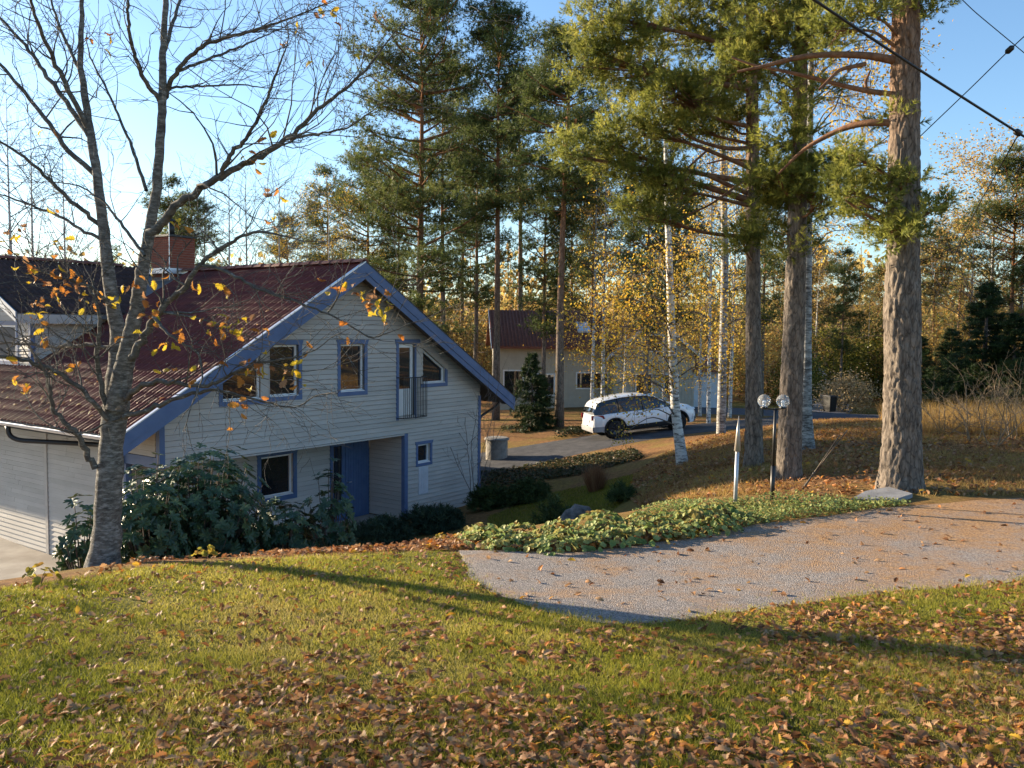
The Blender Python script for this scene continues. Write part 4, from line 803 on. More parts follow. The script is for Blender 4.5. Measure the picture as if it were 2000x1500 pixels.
traced_birch([(1579, 890, 34), (1577, 872, 28), (1574, 800, 22), (1576, 650, 18), (1578, 450, 15), (1582, 250, 12), (1586, 0, 8), (1588, -150, 4)], 19, 'grey mossy birch stem close behind the fissured pine at the lamp', m_birchdk,
             [(1640, 200, 60, 60), (1690, 250, 45, 60), (1610, 130, 60, 40), (1700, 160, 40, 50), (1660, 310, 50, 40), (1720, 90, 40, 40), (1650, 450, 50, 25), (1610, 480, 30, 30), (1770, 90, 40, 60)], m_yellow, 55, .07, 12, 5, .4)
traced_birch([(1410, 870, 22), (1408, 850, 19), (1412, 700, 16), (1416, 500, 14), (1412, 300, 11), (1408, 100, 7), (1405, 0, 4)], 29, 'birch with bright yellow leaves showing between the two left pines', m_birchdk,
             [(1410, 340, 55, 50), (1390, 400, 55, 50), (1430, 300, 40, 40), (1360, 460, 50, 40), (1420, 430, 40, 60), (1340, 500, 60, 40), (1440, 540, 30, 60), (1390, 570, 60, 40), (1430, 640, 40, 60)], m_yellow, 42, .085, 12, 7, .4)

# ================================================================= OAK
OAKD = 10.; rng = random.Random(8); nr = np.random.default_rng(8)
oroot = at(205, 1100, OAKD); oroot[2] = onz(oroot[0], oroot[1]); oak = empty('oak_tree', tuple(oroot)); tag(oak, 'nearly bare young oak with forked lichen-grey trunk and a few yellow-brown leaves', 'tree')
def oak_bark(nm='oak_bark', lo=.56, hi=.64, lc=(.30, .30, .27, 1)):
    m, t, b = _nodes(nm); L = t.links.new; b.inputs['Roughness'].default_value = .9; b.inputs['Specular IOR Level'].default_value = .15; tc = t.nodes.new('ShaderNodeTexCoord')
    def ns(s, st, d=7):
        mp = t.nodes.new('ShaderNodeMapping'); mp.inputs['Scale'].default_value = st; L(tc.outputs['Object'], mp.inputs[0]); n = t.nodes.new('ShaderNodeTexNoise'); n.inputs['Scale'].default_value = s; n.inputs['Detail'].default_value = d; n.inputs['Roughness'].default_value = .68; L(mp.outputs[0], n.inputs['Vector']); return n.outputs['Fac']
    def rp(f, s):
        r = t.nodes.new('ShaderNodeValToRGB'); L(f, r.inputs[0])
        for i, (p, c) in enumerate(s): r.color_ramp.elements[i].position = p; r.color_ramp.elements[i].color = rgba(c)
        return r.outputs[0]
    base = rp(ns(9, (1, 1, 1.6)), [(.34, (.055, .05, .045)), (.66, (.15, .14, .122))]); lich = rp(ns(11, (1, 1, 3.2)), [(lo, (0, 0, 0)), (hi, (.85, .85, .85))])
    mx = t.nodes.new('ShaderNodeMix'); mx.data_type = 'RGBA'; L(lich, mx.inputs['Factor']); L(base, mx.inputs['A']); mx.inputs['B'].default_value = lc; L(mx.outputs['Result'], b.inputs['Base Color'])
    bp = t.nodes.new('ShaderNodeBump'); bp.inputs['Strength'].default_value = .7; bp.inputs['Distance'].default_value = .02; L(ns(22, (1, 1, .7)), bp.inputs['Height']); L(bp.outputs[0], b.inputs['Normal'])
    return m
m_oak = oak_bark(); samples = []
def olimb(q, d0=0., d1=0., parent=None, name='limb', sides=10, twigs=6, seg=None):
    n = max(10, len(q)*5); A = [at(p[0], p[1], OAKD+d0+(d1-d0)*i/(len(q)-1)) for i, p in enumerate(q)]; r_ = [p[2]*.5*OAKD/FPX for p in q]
    S = smooth_path(np.c_[np.array(A)-oroot, r_], n); S[1:-1, :3] += nr.normal(size=(n-2, 3))*S[1:-1, 3:4]*.35
    acc = Acc(); acc.tube(S[:, :3], S[:, 3], sides, False); ln = np.linalg.norm(np.diff(S[:, :3], axis=0), axis=1).sum(); tips = []
    for k in range(twigs):
        i = rng.randint(int(n*.25), n-1); d = S[i, :3]-S[i-1, :3]; d /= np.linalg.norm(d); d = d+np.array([rng.gauss(0, .7), rng.gauss(0, .7), rng.gauss(.15, .6)]); d /= np.linalg.norm(d)
        branch_rec(acc, S[i, :3], d, min(1.0, .25+ln*.16)*rng.uniform(.6, 1.2), max(.0045, S[i, 3]*.4), 2, rng, tips, .42, .05, .66, 3, 4, 4, .0028)
    branch_rec(acc, S[-1, :3], (S[-1, :3]-S[-3, :3])/np.linalg.norm(S[-1, :3]-S[-3, :3]), .45, max(.004, S[-1, 3]), 2, rng, tips, .3, .05, .7, 3, 4, 4, .0028)
    acc.build(name, m_oak, oak, True)
    for i in range(n): samples.append(S[i, :3])
    for t_ in tips: samples.append(t_[0])
    return S
T_ = Acc()
def stem(q, d1, sides=20):
    A = [at(p[0], p[1], OAKD+d1*i/(len(q)-1)) for i, p in enumerate(q)]; S = smooth_path(np.c_[np.array(A)-oroot, [p[2]*.5*OAKD/FPX for p in q]], 70); S[1:-1, :3] += nr.normal(size=(68, 3))*.004; T_.tube(S[:, :3], S[:, 3]*(1+nr.normal(size=70)*.03), sides, False); [samples.append(p) for p in S[30:, :3]]
stem([(200, 1125, 82), (203, 1100, 66), (208, 1050, 54), (212, 980, 50), (217, 880, 48), (226, 790, 48), (234, 730, 50), (232, 660, 30), (218, 580, 26), (208, 500, 23), (199, 420, 20), (188, 330, 18), (172, 230, 15), (158, 140, 12), (158, 60, 10), (161, -40, 7)], .4)
stem([(226, 800, 38), (238, 735, 40), (252, 670, 30), (266, 610, 27), (276, 540, 25), (290, 465, 21), (303, 390, 18), (312, 300, 17), (317, 200, 15), (318, 100, 12), (324, 0, 10), (328, -60, 7)], -.4)
T_.build('trunk', oak_bark('oak_trunk_bark', .46, .72, (.36, .35, .325, 1)), oak, True)
olimb([(290, 465, 17), (330, 415, 15), (370, 385, 14), (430, 345, 12), (500, 310, 10), (570, 265, 8), (620, 215, 7), (680, 170, 5), (730, 120, 4), (765, 70, 2)], -.4, -1.2, twigs=22)
olimb([(428, 346, 8), (450, 300, 8), (490, 260, 6), (520, 200, 5), (540, 140, 4), (560, 90, 2)], -.7, -1.4, twigs=12)
olimb([(560, 272, 5), (620, 262, 4), (680, 250, 3), (730, 215, 2)], -1, -1.5, twigs=7)
olimb([(318, 195, 10), (332, 165, 9), (355, 125, 8), (400, 85, 7), (450, 72, 6), (510, 55, 5), (570, 35, 3), (625, 12, 2)], -.2, -1, twigs=18)
olimb([(345, 140, 6), (420, 110, 5), (470, 92, 4), (505, 75, 3), (540, 60, 2)], -.4, .2, twigs=9)
olimb([(318, 110, 8), (335, 55, 7), (352, 0, 5), (380, -40, 3)], -.3, .3, twigs=9)
olimb([(312, 198, 9), (285, 160, 8), (263, 112, 7), (250, 55, 6), (250, -10, 4)], -.3, -1, twigs=10)
olimb([(312, 190, 7), (330, 172, 5), (400, 168, 4), (470, 165, 3), (520, 172, 2)], -.3, .6, twigs=9)
olimb([(177, 270, 12), (140, 210, 10), (100, 160, 9), (55, 95, 7), (0, 35, 5), (-40, 0, 3)], .3, .9, twigs=12)
olimb([(172, 250, 11), (112, 130, 9), (80, 65, 7), (60, 0, 5), (50, -40, 4)], .3, -.6, twigs=11)
olimb([(190, 345, 11), (125, 285, 10), (65, 200, 8), (0, 125, 6), (-50, 70, 3)], .3, .8, twigs=13)
olimb([(196, 440, 9), (130, 385, 8), (60, 315, 6), (0, 275, 4), (-40, 250, 3)], .3, -.5, twigs=10)
olimb([(200, 470, 7), (130, 430, 6), (60, 400, 5), (0, 380, 3)], .2, 1., twigs=8)
olimb([(286, 372, 7), (262, 300, 6), (238, 240, 5), (205, 168, 4), (175, 110, 3)], -.4, .4, twigs=9)
olimb([(155, 135, 7), (118, 60, 6), (100, 0, 4)], .4, .9, twigs=6)
olimb([(216, 680, 9), (170, 672, 8), (110, 678, 7), (50, 672, 6), (-20, 668, 4)], .1, .7, twigs=12)
olimb([(212, 822, 10), (170, 768, 9), (105, 722, 8), (40, 702, 7), (-20, 690, 5)], 0, -.9, twigs=12)
olimb([(210, 800, 11), (194, 738, 10), (188, 690, 9), (196, 640, 7), (190, 590, 5), (160, 545, 3)], 0, -.6, twigs=12)
olimb([(186, 915, 13), (164, 872, 11), (144, 838, 10), (106, 804, 8), (97, 765, 7), (88, 720, 5), (60, 680, 3)], 0, -.7, twigs=10)
olimb([(246, 778, 12), (270, 757, 11), (318, 743, 9), (405, 757, 7), (450, 731, 6), (510, 708, 5), (585, 697, 3)], -.1, -1.1, twigs=14)
olimb([(243, 815, 11), (300, 796, 9), (360, 772, 7), (420, 760, 6), (490, 778, 4), (580, 799, 3), (612, 775, 2)], -.1, -.7, twigs=10)
olimb([(255, 700, 15), (300, 622, 13), (340, 580, 11), (362, 560, 10), (387, 517, 8), (450, 472, 6), (500, 450, 5), (560, 462, 3)], -.3, -1.0, twigs=13)
olimb([(386, 516, 6), (435, 525, 6), (510, 566, 5), (570, 587, 4), (640, 612, 3.5), (690, 640, 3), (725, 662, 2.5), (758, 650, 2)], -.7, -1.3, twigs=12)
olimb([(640, 612, 3.5), (655, 590, 3), (663, 570, 2)], -1.0, -1.1, twigs=3)
olimb([(220, 600, 8), (180, 560, 6), (130, 545, 5), (80, 530, 4), (50, 510, 3)], 0, -.8, twigs=12)
olimb([(282, 500, 7), (240, 440, 6), (200, 390, 4), (150, 360, 3), (100, 355, 2)], -.3, .5, twigs=9)
olimb([(300, 620, 7), (330, 655, 5), (390, 690, 4), (395, 740, 3)], -.5, -.9, twigs=8)
# ---- oak leaves, one by one
def oak_leaf_mesh(name, curl, seed):
    rg = random.Random(seed); L = .115; out = []; n = 5
    for i in range(n*2+1):
        u = i/(n*2); w = (.012+.030*math.sin(math.pi*min(1, u*.92+.06))**1.2)*(1.0 if i % 2 else .58)*(1+rg.uniform(-.1, .1)); out.append((w, u*L))
    ctr = [(0, y) for _, y in out]; V = []
    for (w, y) in out:
        z = curl*math.sin(y/L*2.6)*.03; V += [(-w, y, z+w*abs(curl)*.55), (0, y, z), (w, y, z+w*abs(curl)*.45)]
    k = len(out); Q = [q for i in range(k-1) for q in ((3*i, 3*i+1, 3*i+4, 3*i+3), (3*i+1, 3*i+2, 3*i+5, 3*i+4))]; a = Acc().add(V, Q); a.add([(-.0012, -.03, 0), (.0012, -.03, 0), (.0012, 0, 0), (-.0012, 0, 0)], [(0, 1, 2, 3)])
    return a
LCOL = {'yellow': [(.5, .33, .02), (.62, .45, .05), (.42, .33, .03)], 'orange': [(.42, .15, .03), (.5, .24, .05), (.33, .12, .03)], 'tan': [(.30, .15, .07), (.40, .23, .12), (.24, .11, .05)]}
LM = {c: leafmat('oak_leaf_'+c, v, 'obj', .45) for c, v in LCOL.items()}
LMESH = {c: [oak_leaf_mesh('leaf', cu, s).mesh('leaf', LM[c]) for s, cu in ((1, .6), (2, -1.1), (3, 1.4))] for c in LCOL}
CL = [(50, 520, 6), (75, 545, 6), (125, 545, 7), (150, 560, 7), (100, 580, 7), (85, 602, 4), (165, 590, 4), (200, 585, 3), (75, 620, 5), (80, 650, 4), (190, 605, 3), (300, 545, 4), (300, 608, 5), (285, 618, 4), (325, 665, 5), (385, 550, 3), (433, 550, 2), (405, 622, 3), (430, 640, 7), (412, 648, 5), (442, 645, 5), (475, 630, 3), (330, 720, 3), (130, 725, 4), (50, 758, 4), (18, 742, 3), (10, 700, 3), (500, 725, 5), (465, 730, 5), (530, 705, 3), (560, 718, 6), (580, 742, 4), (590, 690, 3), (490, 770, 2), (482, 795, 4), (457, 826, 1), (700, 575, 4), (722, 588, 5), (760, 590, 7), (742, 602, 5), (715, 612, 3), (692, 640, 2), (765, 642, 2), (645, 562, 4), (625, 15, 3), (645, 32, 3), (600, 8, 2), (640, 100, 1), (757, 40, 2), (700, 92, 1), (590, 130, 1), (580, 66, 3), (347, 430, 4), (500, 310, 4), (490, 298, 3), (525, 275, 2), (535, 388, 4), (530, 440, 4), (205, 62, 2), (195, 95, 2), (35, 450, 4), (110, 420, 2), (115, 478, 3), (80, 250, 2), (260, 660, 2), (345, 640, 2), (380, 735, 3), (20, 470, 3), (675, 560, 2), (510, 640, 3), (270, 560, 3), (235, 575, 3)]
SP = np.array(samples); tw = Acc(); nl = 0
SPW = SP+oroot; spx = np.array([(1000+FPX*(p@Rv)/(p@Fv), 750-FPX*(p@Uv)/(p@Fv)) for p in SPW])
for (x, y, n) in CL:
    i = int(np.argmin((spx[:, 0]-x)**2+(spx[:, 1]-y)**2)); c = at(x, y, SPW[i][1])-oroot; tw.tube([SP[i], (SP[i]+c)/2+nr.normal(size=3)*.02, c], [.004, .003, .002], 3, False)
    for k in range(n):
        if nl >= 298: break
        d = nr.normal(size=3)+np.array([0, 0, -.35]); d /= np.linalg.norm(d); p = c+d*.035+nr.normal(size=3)*.045; col = rng.choices(('yellow', 'orange', 'tan'), (5, 4, 1.5))[0]
        o = obj('leaf', LMESH[col][rng.randint(0, 2)], oak); o.location = p; o.rotation_euler = Vector(d).to_track_quat('Y', 'Z').to_euler(); o.rotation_euler.rotate_axis('Y', rng.uniform(0, 6.28)); o.scale = (rng.uniform(.65, 1.0),)*3; nl += 1
        tw.tube([c, p], [.002, .0012], 3, False)
tw.build('twigs', m_oak, oak, True)

# ================================================================= LAWN, LEAVES, PLANTS
nr = np.random.default_rng(101); rng = random.Random(101)
def sample_poly(poly, dens, nrg):
    P = np.array(poly); lo = P.min(0); hi = P.max(0); n = int((hi-lo).prod()*dens); x = nrg.uniform(lo[0], hi[0], n); y = nrg.uniform(lo[1], hi[1], n); k = pip(x, y, poly); return x[k], y[k]
def in_view(x, y, m=.9): return (np.abs(x) < y*.62+m)
def nval(x, y, s, seed=0.):
    "smooth value noise in -1..1"
    r = np.random.default_rng(int(seed*10)+3); out = np.zeros(x.shape)
    for k in range(6): a = r.uniform(0, 6.28); f = s*r.uniform(.6, 1.5); out += np.sin((x*math.cos(a)+y*math.sin(a))*f+r.uniform(0, 6.28))
    return out/3
def blades(name, x, y, h, w, lean, m, val, label, seed):
    r = np.random.default_rng(seed); n = len(x); z = gz(x, y)-.005; a = r.uniform(0, 6.28, n); d = np.stack([np.cos(a), np.sin(a), np.zeros(n)], 1); ld = r.normal(size=(n, 2))*lean; b = np.stack([x, y, z], 1)
    V = np.stack([b-d*w[:, None]/2, b+d*w[:, None]/2, b+np.stack([ld[:, 0]*h, ld[:, 1]*h, h], 1)], 1).reshape(-1, 3); ac = Acc(); ac.add(V, None, np.arange(3*n).reshape(-1, 3), np.repeat(val, 3)); return tag(ac.build(name, m, None, False, True), label, 'grass', kind='stuff')
m_grass = leafmat('grass_blades', [(.10, .12, .016), (.255, .26, .03), (.40, .345, .065), (.52, .41, .15)], trans=.5)
x, y = sample_poly(LAWN, 9000, nr); k = in_view(x, y) & (y > 2.6); x, y = x[k], y[k]; keep = nr.random(len(x)) < np.clip(1.15-(y-3)*.13, .3, 1); x, y = x[keep], y[keep]; js = np.where(nr.random(len(x)) < .12, 3., 1.); x = x+nr.normal(size=len(x))*.06*js; y = y+nr.normal(size=len(y))*.08*js
dry = np.clip(.47+.26*nval(x, y, 1.8, 1)+.12*nval(x, y, 7, 2)+nr.normal(size=len(x))*.17, 0, 1)
blades('lawn_grass', x, y, nr.uniform(.018, .052, len(x))*(1+.35*nval(x, y, 3, 4)+.2*nval(x, y, 9, 6)), nr.uniform(.004, .007, len(x))*(.7+y*.09), .55, m_grass, dry, 'short green lawn grass with yellowed patches in the foreground', 5)
# rough dry grass on the bank under the pines and around the lower garden
BANK = [(2.6, 13.6), (4.3, 12.6), (7.5, 12.2), (14, 11.6), (20, 14), (20, 30), (12, 31), (7.4, 30), (5.4, 27.5), (3.4, 24), (2.6, 19)]
m_dry = leafmat('dry_grass_blades', [(.17, .085, .03), (.36, .21, .07), (.50, .34, .12), (.24, .20, .05)], trans=.45)
x, y = sample_poly(BANK, 900, nr); k = in_view(x, y, 1.5) & (nval(x, y, 1.1, 7)+nr.normal(size=len(x))*.35 > -.1); x, y = x[k], y[k]
blades('dry_grass', x, y, nr.uniform(.04, .13, len(x)), nr.uniform(.008, .014, len(x)), .8, m_dry, np.clip(.45+.25*nval(x, y, 2, 8)+nr.normal(size=len(x))*.2, 0, 1), 'dry golden grass on the bank under the pines', 6)
x, y = sample_poly([(-.6, 18), (1.2, 17), (2.6, 19), (3.4, 24), (1, 25), (-.6, 23)], 1500, nr); blades('lower_lawn_grass', x, y, nr.uniform(.03, .08, len(x)), nr.uniform(.008, .012, len(x)), .5, m_grass, np.clip(.25+nr.normal(size=len(x))*.2, 0, 1), 'mown grass in the lower garden by the house', 7)

x, y = sample_poly([(9.3, 19.5), (13, 18), (17, 18.5), (18, 26), (11, 26)], 420, nr); blades('tall_dry_grass', x, y, nr.uniform(.25, .75, len(x))*(1+.3*nval(x, y, 2, 5)), nr.uniform(.008, .014, len(x)), .3, m_dry, np.clip(.5+nr.normal(size=len(x))*.2, 0, .8), 'tall golden dry grass around the bare shrubs', 9)
# fallen leaves: the nearest 300 one by one, the rest as one drift
m_fall = leafmat('fallen_leaves', [(.13, .055, .022), (.26, .105, .04), (.34, .17, .075), (.44, .28, .15), (.46, .16, .03), (.55, .33, .04)], trans=.3)
FALL = {c: leafmat('fallen_leaf_'+c, v, 'obj', .25) for c, v in {'brown': [(.17, .07, .03), (.30, .13, .055), (.36, .19, .09)], 'pale': [(.34, .21, .12), (.44, .30, .19), (.30, .18, .10)], 'orange': [(.48, .15, .03), (.55, .24, .04), (.60, .38, .04)]}.items()}
fl_me = {c: [oak_leaf_mesh('fallen_leaf', cu, s).mesh('fallen_leaf', m_) for s, cu in ((4, .5), (5, -.7), (6, 1.1), (7, .25))] for c, m_ in FALL.items()}
x, y = sample_poly(LAWN, 780, nr); k = in_view(x, y, .3) & (y > 2.9); x, y = x[k], y[k]
d = .62+.30*nval(x, y, 1.9, 11)+.28*nval(x, y, 5, 12)+.11*(x+.4)-.21*(y-4.5); k = nr.random(len(x)) < np.clip(d*.85, .12, .95)*.9; x, y = x[k], y[k]; o_ = np.argsort(y); x, y = x[o_], y[o_]; z = gz(x, y)
FL = {'brown': ('brown curled oak leaf fallen on the lawn grass', 'brown fallen leaves on the lawn'), 'pale': ('pale tan dried oak leaf fallen on the lawn grass', 'pale fallen leaves on the lawn'), 'orange': ('bright orange oak leaf fallen on the lawn grass', 'orange fallen leaves on the lawn')}
for i in range(min(300, len(x))):
    c = rng.choices(('brown', 'pale', 'orange'), (6, 1.8, 2.2))[0]; o = obj('fallen_leaf', fl_me[c][rng.randint(0, 3)]); o.location = (x[i], y[i], z[i]+rng.uniform(.008, .028)); o.rotation_euler = (rng.gauss(0, .32), rng.gauss(0, .32), rng.uniform(0, 6.28)); o.scale = (lambda q: (q*rng.uniform(.75, 1.1), q, q*.8))(rng.choice((.3, .38, .46, .55, .64, .72))); tag(o, FL[c][0], 'leaf', FL[c][1])
lf = oak_leaf_mesh('l', .6, 9); lV = np.vstack(lf.v); lQ = np.vstack(lf.q); lT = np.vstack([lQ[:, [0, 1, 2]], lQ[:, [0, 2, 3]]])
def leaf_drift(name, x, y, s0, s1, label, up=.035, m=m_fall, tilt=.45):
    n = len(x); D = nr.normal(size=(n, 3))*tilt+np.array([0, 0, 1]); ac = Acc(); v = np.clip(nr.normal(size=n)*.28+.42, 0, 1); scatter(ac, lV-np.array([0, .055, 0]), lT, np.stack([x, y, gz(x, y)+nr.uniform(.3, 1, n)*up], 1), frames(D, nr), nr.uniform(s0, s1, n), v); return tag(ac.build(name, m, None, False, True), label, 'leaves', kind='stuff')
leaf_drift('leaf_litter', x[300:], y[300:], .28, .68, 'scattered brown oak leaves lying over the farther lawn', .028)
BEDL = gp([(60, 1148), (300, 1104), (500, 1090), (700, 1082), (870, 1078), (960, 1074), (900, 1052), (640, 1050), (480, 1062), (330, 1078), (240, 1105)])
x, y = sample_poly(BEDL, 420, nr); k = nval(x, y, 2.2, 21)+nr.normal(size=len(x))*.5 > -.1; x, y = x[k], y[k]; leaf_drift('bed_litter', x, y, .45, .85, 'brown leaves heaped along the border bed', .05, tilt=.5)
x, y = sample_poly(BANK, 65, nr); leaf_drift('bank_litter', x, y, .5, .95, 'brown leaves strewn on the bank under the pines', .05)
BEDR = gp([(880, 1078), (1130, 1080), (1250, 1067), (1420, 1040), (1430, 1012), (1250, 1016), (1080, 1040), (950, 1050)])
x, y = sample_poly(BEDR, 160, nr); leaf_drift('border_litter', x, y, .5, 1., 'dead leaves under the green border plants', .05)

x, y = sample_poly(GRAV_NEAR+GRAV_FAR[::-1], 7, nr); leaf_drift('gravel_litter', x, y, .35, .8, 'single brown leaves lying on the gravel', .025)
x, y = sample_poly(GRAV_NEAR+GRAV_FAR[::-1], 60, nr); k = nval(x, y, 2.5, 31)+.12*x+nr.normal(size=len(x))*.4 > .75; x, y = x[k], y[k]; blades('gravel_weeds', x, y, nr.uniform(.01, .03, len(x)), nr.uniform(.006, .012, len(x)), 1.2, m_dry, np.clip(.4+nr.normal(size=len(x))*.3, 0, 1), 'thin weeds and needles caught in the gravel', 12)
n = 170; tt = TC-HALF+.3+nr.random(n)**1.6*4.2; ss = nr.uniform(-.3, 6.5, n); Pw = np.array([tuple(hw(a_, b_, ZR+.01-SL*abs(a_-TC))) for a_, b_ in zip(tt, ss)]); up_ = np.array((HM.to_3x3() @ Vector((-math.sin(ang), 0, math.cos(ang))))[:]); ac = Acc()
scatter(ac, lV-np.array([0, .055, 0]), lT, Pw, frames(up_+nr.normal(size=(n, 3))*.25, nr), nr.uniform(.5, .95, n), np.clip(nr.normal(size=n)*.25+.35, 0, 1)); tag(ac.build('roof_litter', m_fall, None, False, True), 'brown leaves caught on the lower tiles of the house roof', 'leaves', kind='stuff')
# border plants
def rosette(seed, R, H, n, size):
    r = np.random.default_rng(seed); k = 9; an = np.arange(k)*2*math.pi/k; bV = np.vstack([[(0, 0, -.12)], np.stack([np.cos(an)*.5*(1-.12*(np.arange(k) % 2)), np.sin(an)*.5*(1-.12*(np.arange(k) % 2)), .06+.05*np.sin(an*3)], 1)]); bT = [(0, 1+i, 1+(i+1) % k) for i in range(k)]
    q = r.uniform(0, 6.28, n); u = r.random(n)**.6; P = np.stack([np.cos(q)*u*R, np.sin(q)*u*R, H*(1-u**2)*r.uniform(.55, 1, n)+.03], 1); D = np.stack([np.cos(q)*u, np.sin(q)*u, np.full(n, .8)], 1)+r.normal(size=(n, 3))*.35; ac = Acc(); scatter(ac, bV, bT, P, frames(D, r), r.uniform(.7, 1.25, n)*size, np.clip(r.normal(size=n)*.25+.5, 0, 1))
    return ac
def stems_for(R, H, n, r):
    s = Acc()
    for k in range(n): q = r.random()*6.28; s.tube([(0, 0, -.03), (math.cos(q)*R*.3, math.sin(q)*R*.3, H*.4), (math.cos(q)*R*.7, math.sin(q)*R*.7, H*.7)], [.004, .003, .002], 3, False)
    return s
m_alch = leafmat('mantle_leaves', [(.12, .17, .045), (.22, .29, .09), (.34, .38, .14), (.36, .30, .09), (.22, .14, .05)], trans=.4); m_gold = leafmat('yellowing_leaves', [(.30, .20, .03), (.48, .36, .05), (.30, .30, .05), (.26, .13, .04)], trans=.4)
ALC = [(rosette(s, .32, .17, 90, .075).mesh('foliage', m_alch, False, True), stems_for(.3, .17, 12, rng).mesh('stems', m_twig)) for s in (1, 2, 3)]; GLD = [(rosette(s, .2, .2, 20, .09).mesh('foliage', m_gold, False, True), stems_for(.2, .2, 8, rng).mesh('stems', m_twig)) for s in (4, 5)]
def plant(meshes, x, y, s, label, group, name='border_plant'):
    e = empty(name, (x, y, onz(x, y)), rng.uniform(0, 6.28)); e.scale = (s, s, s*rng.uniform(.75, 1.15)); tag(e, label, 'plant', group); obj('foliage', meshes[0], e); obj('stems', meshes[1], e)
x, y = sample_poly(BEDR, 60, nr); pts = []
for a_, b_ in zip(x, y):
    if all((a_-c)**2+(b_-d_)**2 > .27**2 for c, d_ in pts): pts.append((a_, b_))
for a_, b_ in pts[:46]: plant(rng.choice(ALC), a_, b_, rng.uniform(.75, 1.2), 'low green border plant with round scalloped leaves along the gravel edge', 'round-leaved green plants along the gravel')
x, y = sample_poly(BEDL, 5, nr)
for a_, b_ in list(zip(x, y))[:26]: plant(rng.choice(GLD), a_, b_, rng.uniform(.5, .95), 'yellowing lobed-leaf plant among brown leaves in the border below the oak', 'yellowing plants in the leaf-strewn border')
BEDC = gp([(1430, 1036), (1600, 1012), (1780, 990), (1720, 978), (1500, 980), (1300, 992), (1230, 1010), (1430, 1012)])
x, y = sample_poly(BEDC, 1500, nr); n = len(x); ac = Acc(); bV = np.array([(0, -.5, 0), (.38, 0, .08), (0, .5, 0), (-.38, 0, .08)]); bT = np.array([(0, 1, 2), (0, 2, 3)])
scatter(ac, bV, bT, np.stack([x, y, gz(x, y)+nr.uniform(.01, .11, n)*(1+.5*nval(x, y, 4, 3))], 1), frames(nr.normal(size=(n, 3))*.5+np.array([0, 0, 1]), nr), nr.uniform(.03, .055, n), np.clip(nr.normal(size=n)*.25+.4, 0, 1)); tag(ac.build('ground_cover', m_alch, None, False, True), 'small-leaved green ground cover along the far gravel edge', 'ground cover', kind='stuff')
# dark ivy on the slope below the driveway
IVY = gp([(930, 960), (1010, 945), (1130, 930), (1260, 895), (1240, 880), (1130, 893), (1010, 915), (930, 925)])
x, y = sample_poly(IVY, 420, nr); n = len(x); ac = Acc(); m_ivy = leafmat('ivy_leaves', [(.02, .03, .012), (.05, .06, .02), (.10, .09, .04), (.13, .08, .045)], trans=.2)
scatter(ac, bV, bT, np.stack([x, y, gz(x, y)+nr.uniform(.01, .10, n)], 1), frames(nr.normal(size=(n, 3))*.5+np.array([0, 0, 1]), nr), nr.uniform(.07, .12, n), nr.random(n)); tag(ac.build('ivy_cover', m_ivy, None, False, True), 'dark ivy and leaf litter on the slope below the driveway', 'ivy', kind='stuff')
x, y = sample_poly([(1.6, 34.6), (3.2, 35.4), (6, 36.2), (2.5, 36.4)], 260, nr); n = len(x); ac = Acc(); scatter(ac, bV, bT, np.stack([x, y, gz(x, y)+nr.uniform(.02, .3, n)], 1), frames(nr.normal(size=(n, 3))*.5+np.array([0, 0, 1]), nr), nr.uniform(.1, .16, n), nr.random(n)*.7); tag(ac.build('verge_plants', m_ivy, None, False, True), 'dark green leafy verge plants behind the car', 'ground cover', kind='stuff')

# ---- rhododendrons: whorls of long leathery leaves
m_rhod = leafmat('rhododendron_leaves', [(.018, .045, .022), (.035, .075, .035), (.065, .11, .045), (.12, .15, .05)], trans=.12, rough=.38, spec=.4)
lv = np.array([(0, 0, 0), (.21, .4, .05), (.18, .75, .02), (0, 1, -.08), (-.18, .75, .02), (-.21, .4, .05), (0, .5, -.03)]); lt = np.array([(0, 1, 6), (1, 2, 6), (2, 3, 6), (3, 4, 6), (4, 5, 6), (5, 0, 6)])
def rhododendron(px, Y, ytop, Rx, Ry, label, n, seed, open_=.6):
    r = np.random.default_rng(seed); p = at(px, ytop, Y); z0 = onz(p[0], Y); H = p[2]-z0; e = empty('rhododendron', (p[0], Y, z0)); tag(e, label, 'shrub'); st = Acc(); ac = Acc(); c = r.normal(size=(n, 3)); c /= np.linalg.norm(c, axis=1)[:, None]; rr = r.random(n)**.35; rr = np.where(r.random(n) < .2, rr*1.12, rr); c = c*rr[:, None]
    pos = c*np.array([Rx, Ry, H*.54])*(1+.12*nval(c[:, 0]*3, c[:, 2]*3, 1.5, seed)[:, None])+np.array([0, 0, H*.5]); out = c+np.array([0, 0, .35])
    P = []; D = []; X_ = []; vv = []
    for i in range(n):
        a0 = out[i]/np.linalg.norm(out[i]); s = np.cross(a0, [.3, .5, .8]); s /= np.linalg.norm(s); t = np.cross(a0, s); b = r.uniform(0, 6.28); cv = r.normal()*.17+.42
        for k in range(8):
            q = b+k*2.4; dirn = (math.cos(q)*s+math.sin(q)*t)*1.0+a0*(.25+.3*r.random())-np.array([0, 0, .25]); dirn /= np.linalg.norm(dirn); nn = a0-dirn*(a0@dirn); nn /= np.linalg.norm(nn); P.append(pos[i]); D.append(np.stack([np.cross(dirn, nn), dirn, nn], 1)); vv.append(cv+r.normal()*.13)
        if i % 3 == 0: st.tube([(pos[i][0]*.12, pos[i][1]*.12, 0), (pos[i]*np.array([.6, .6, .55])), pos[i]], [.018, .012, .005], 4, False)
    scatter(ac, lv, lt, np.array(P), np.array(D), r.uniform(.09, .14, len(P)), np.clip(vv, 0, 1)); ac.build('foliage', m_rhod, e, False, True); st.build('stems', m_twig, e, True)
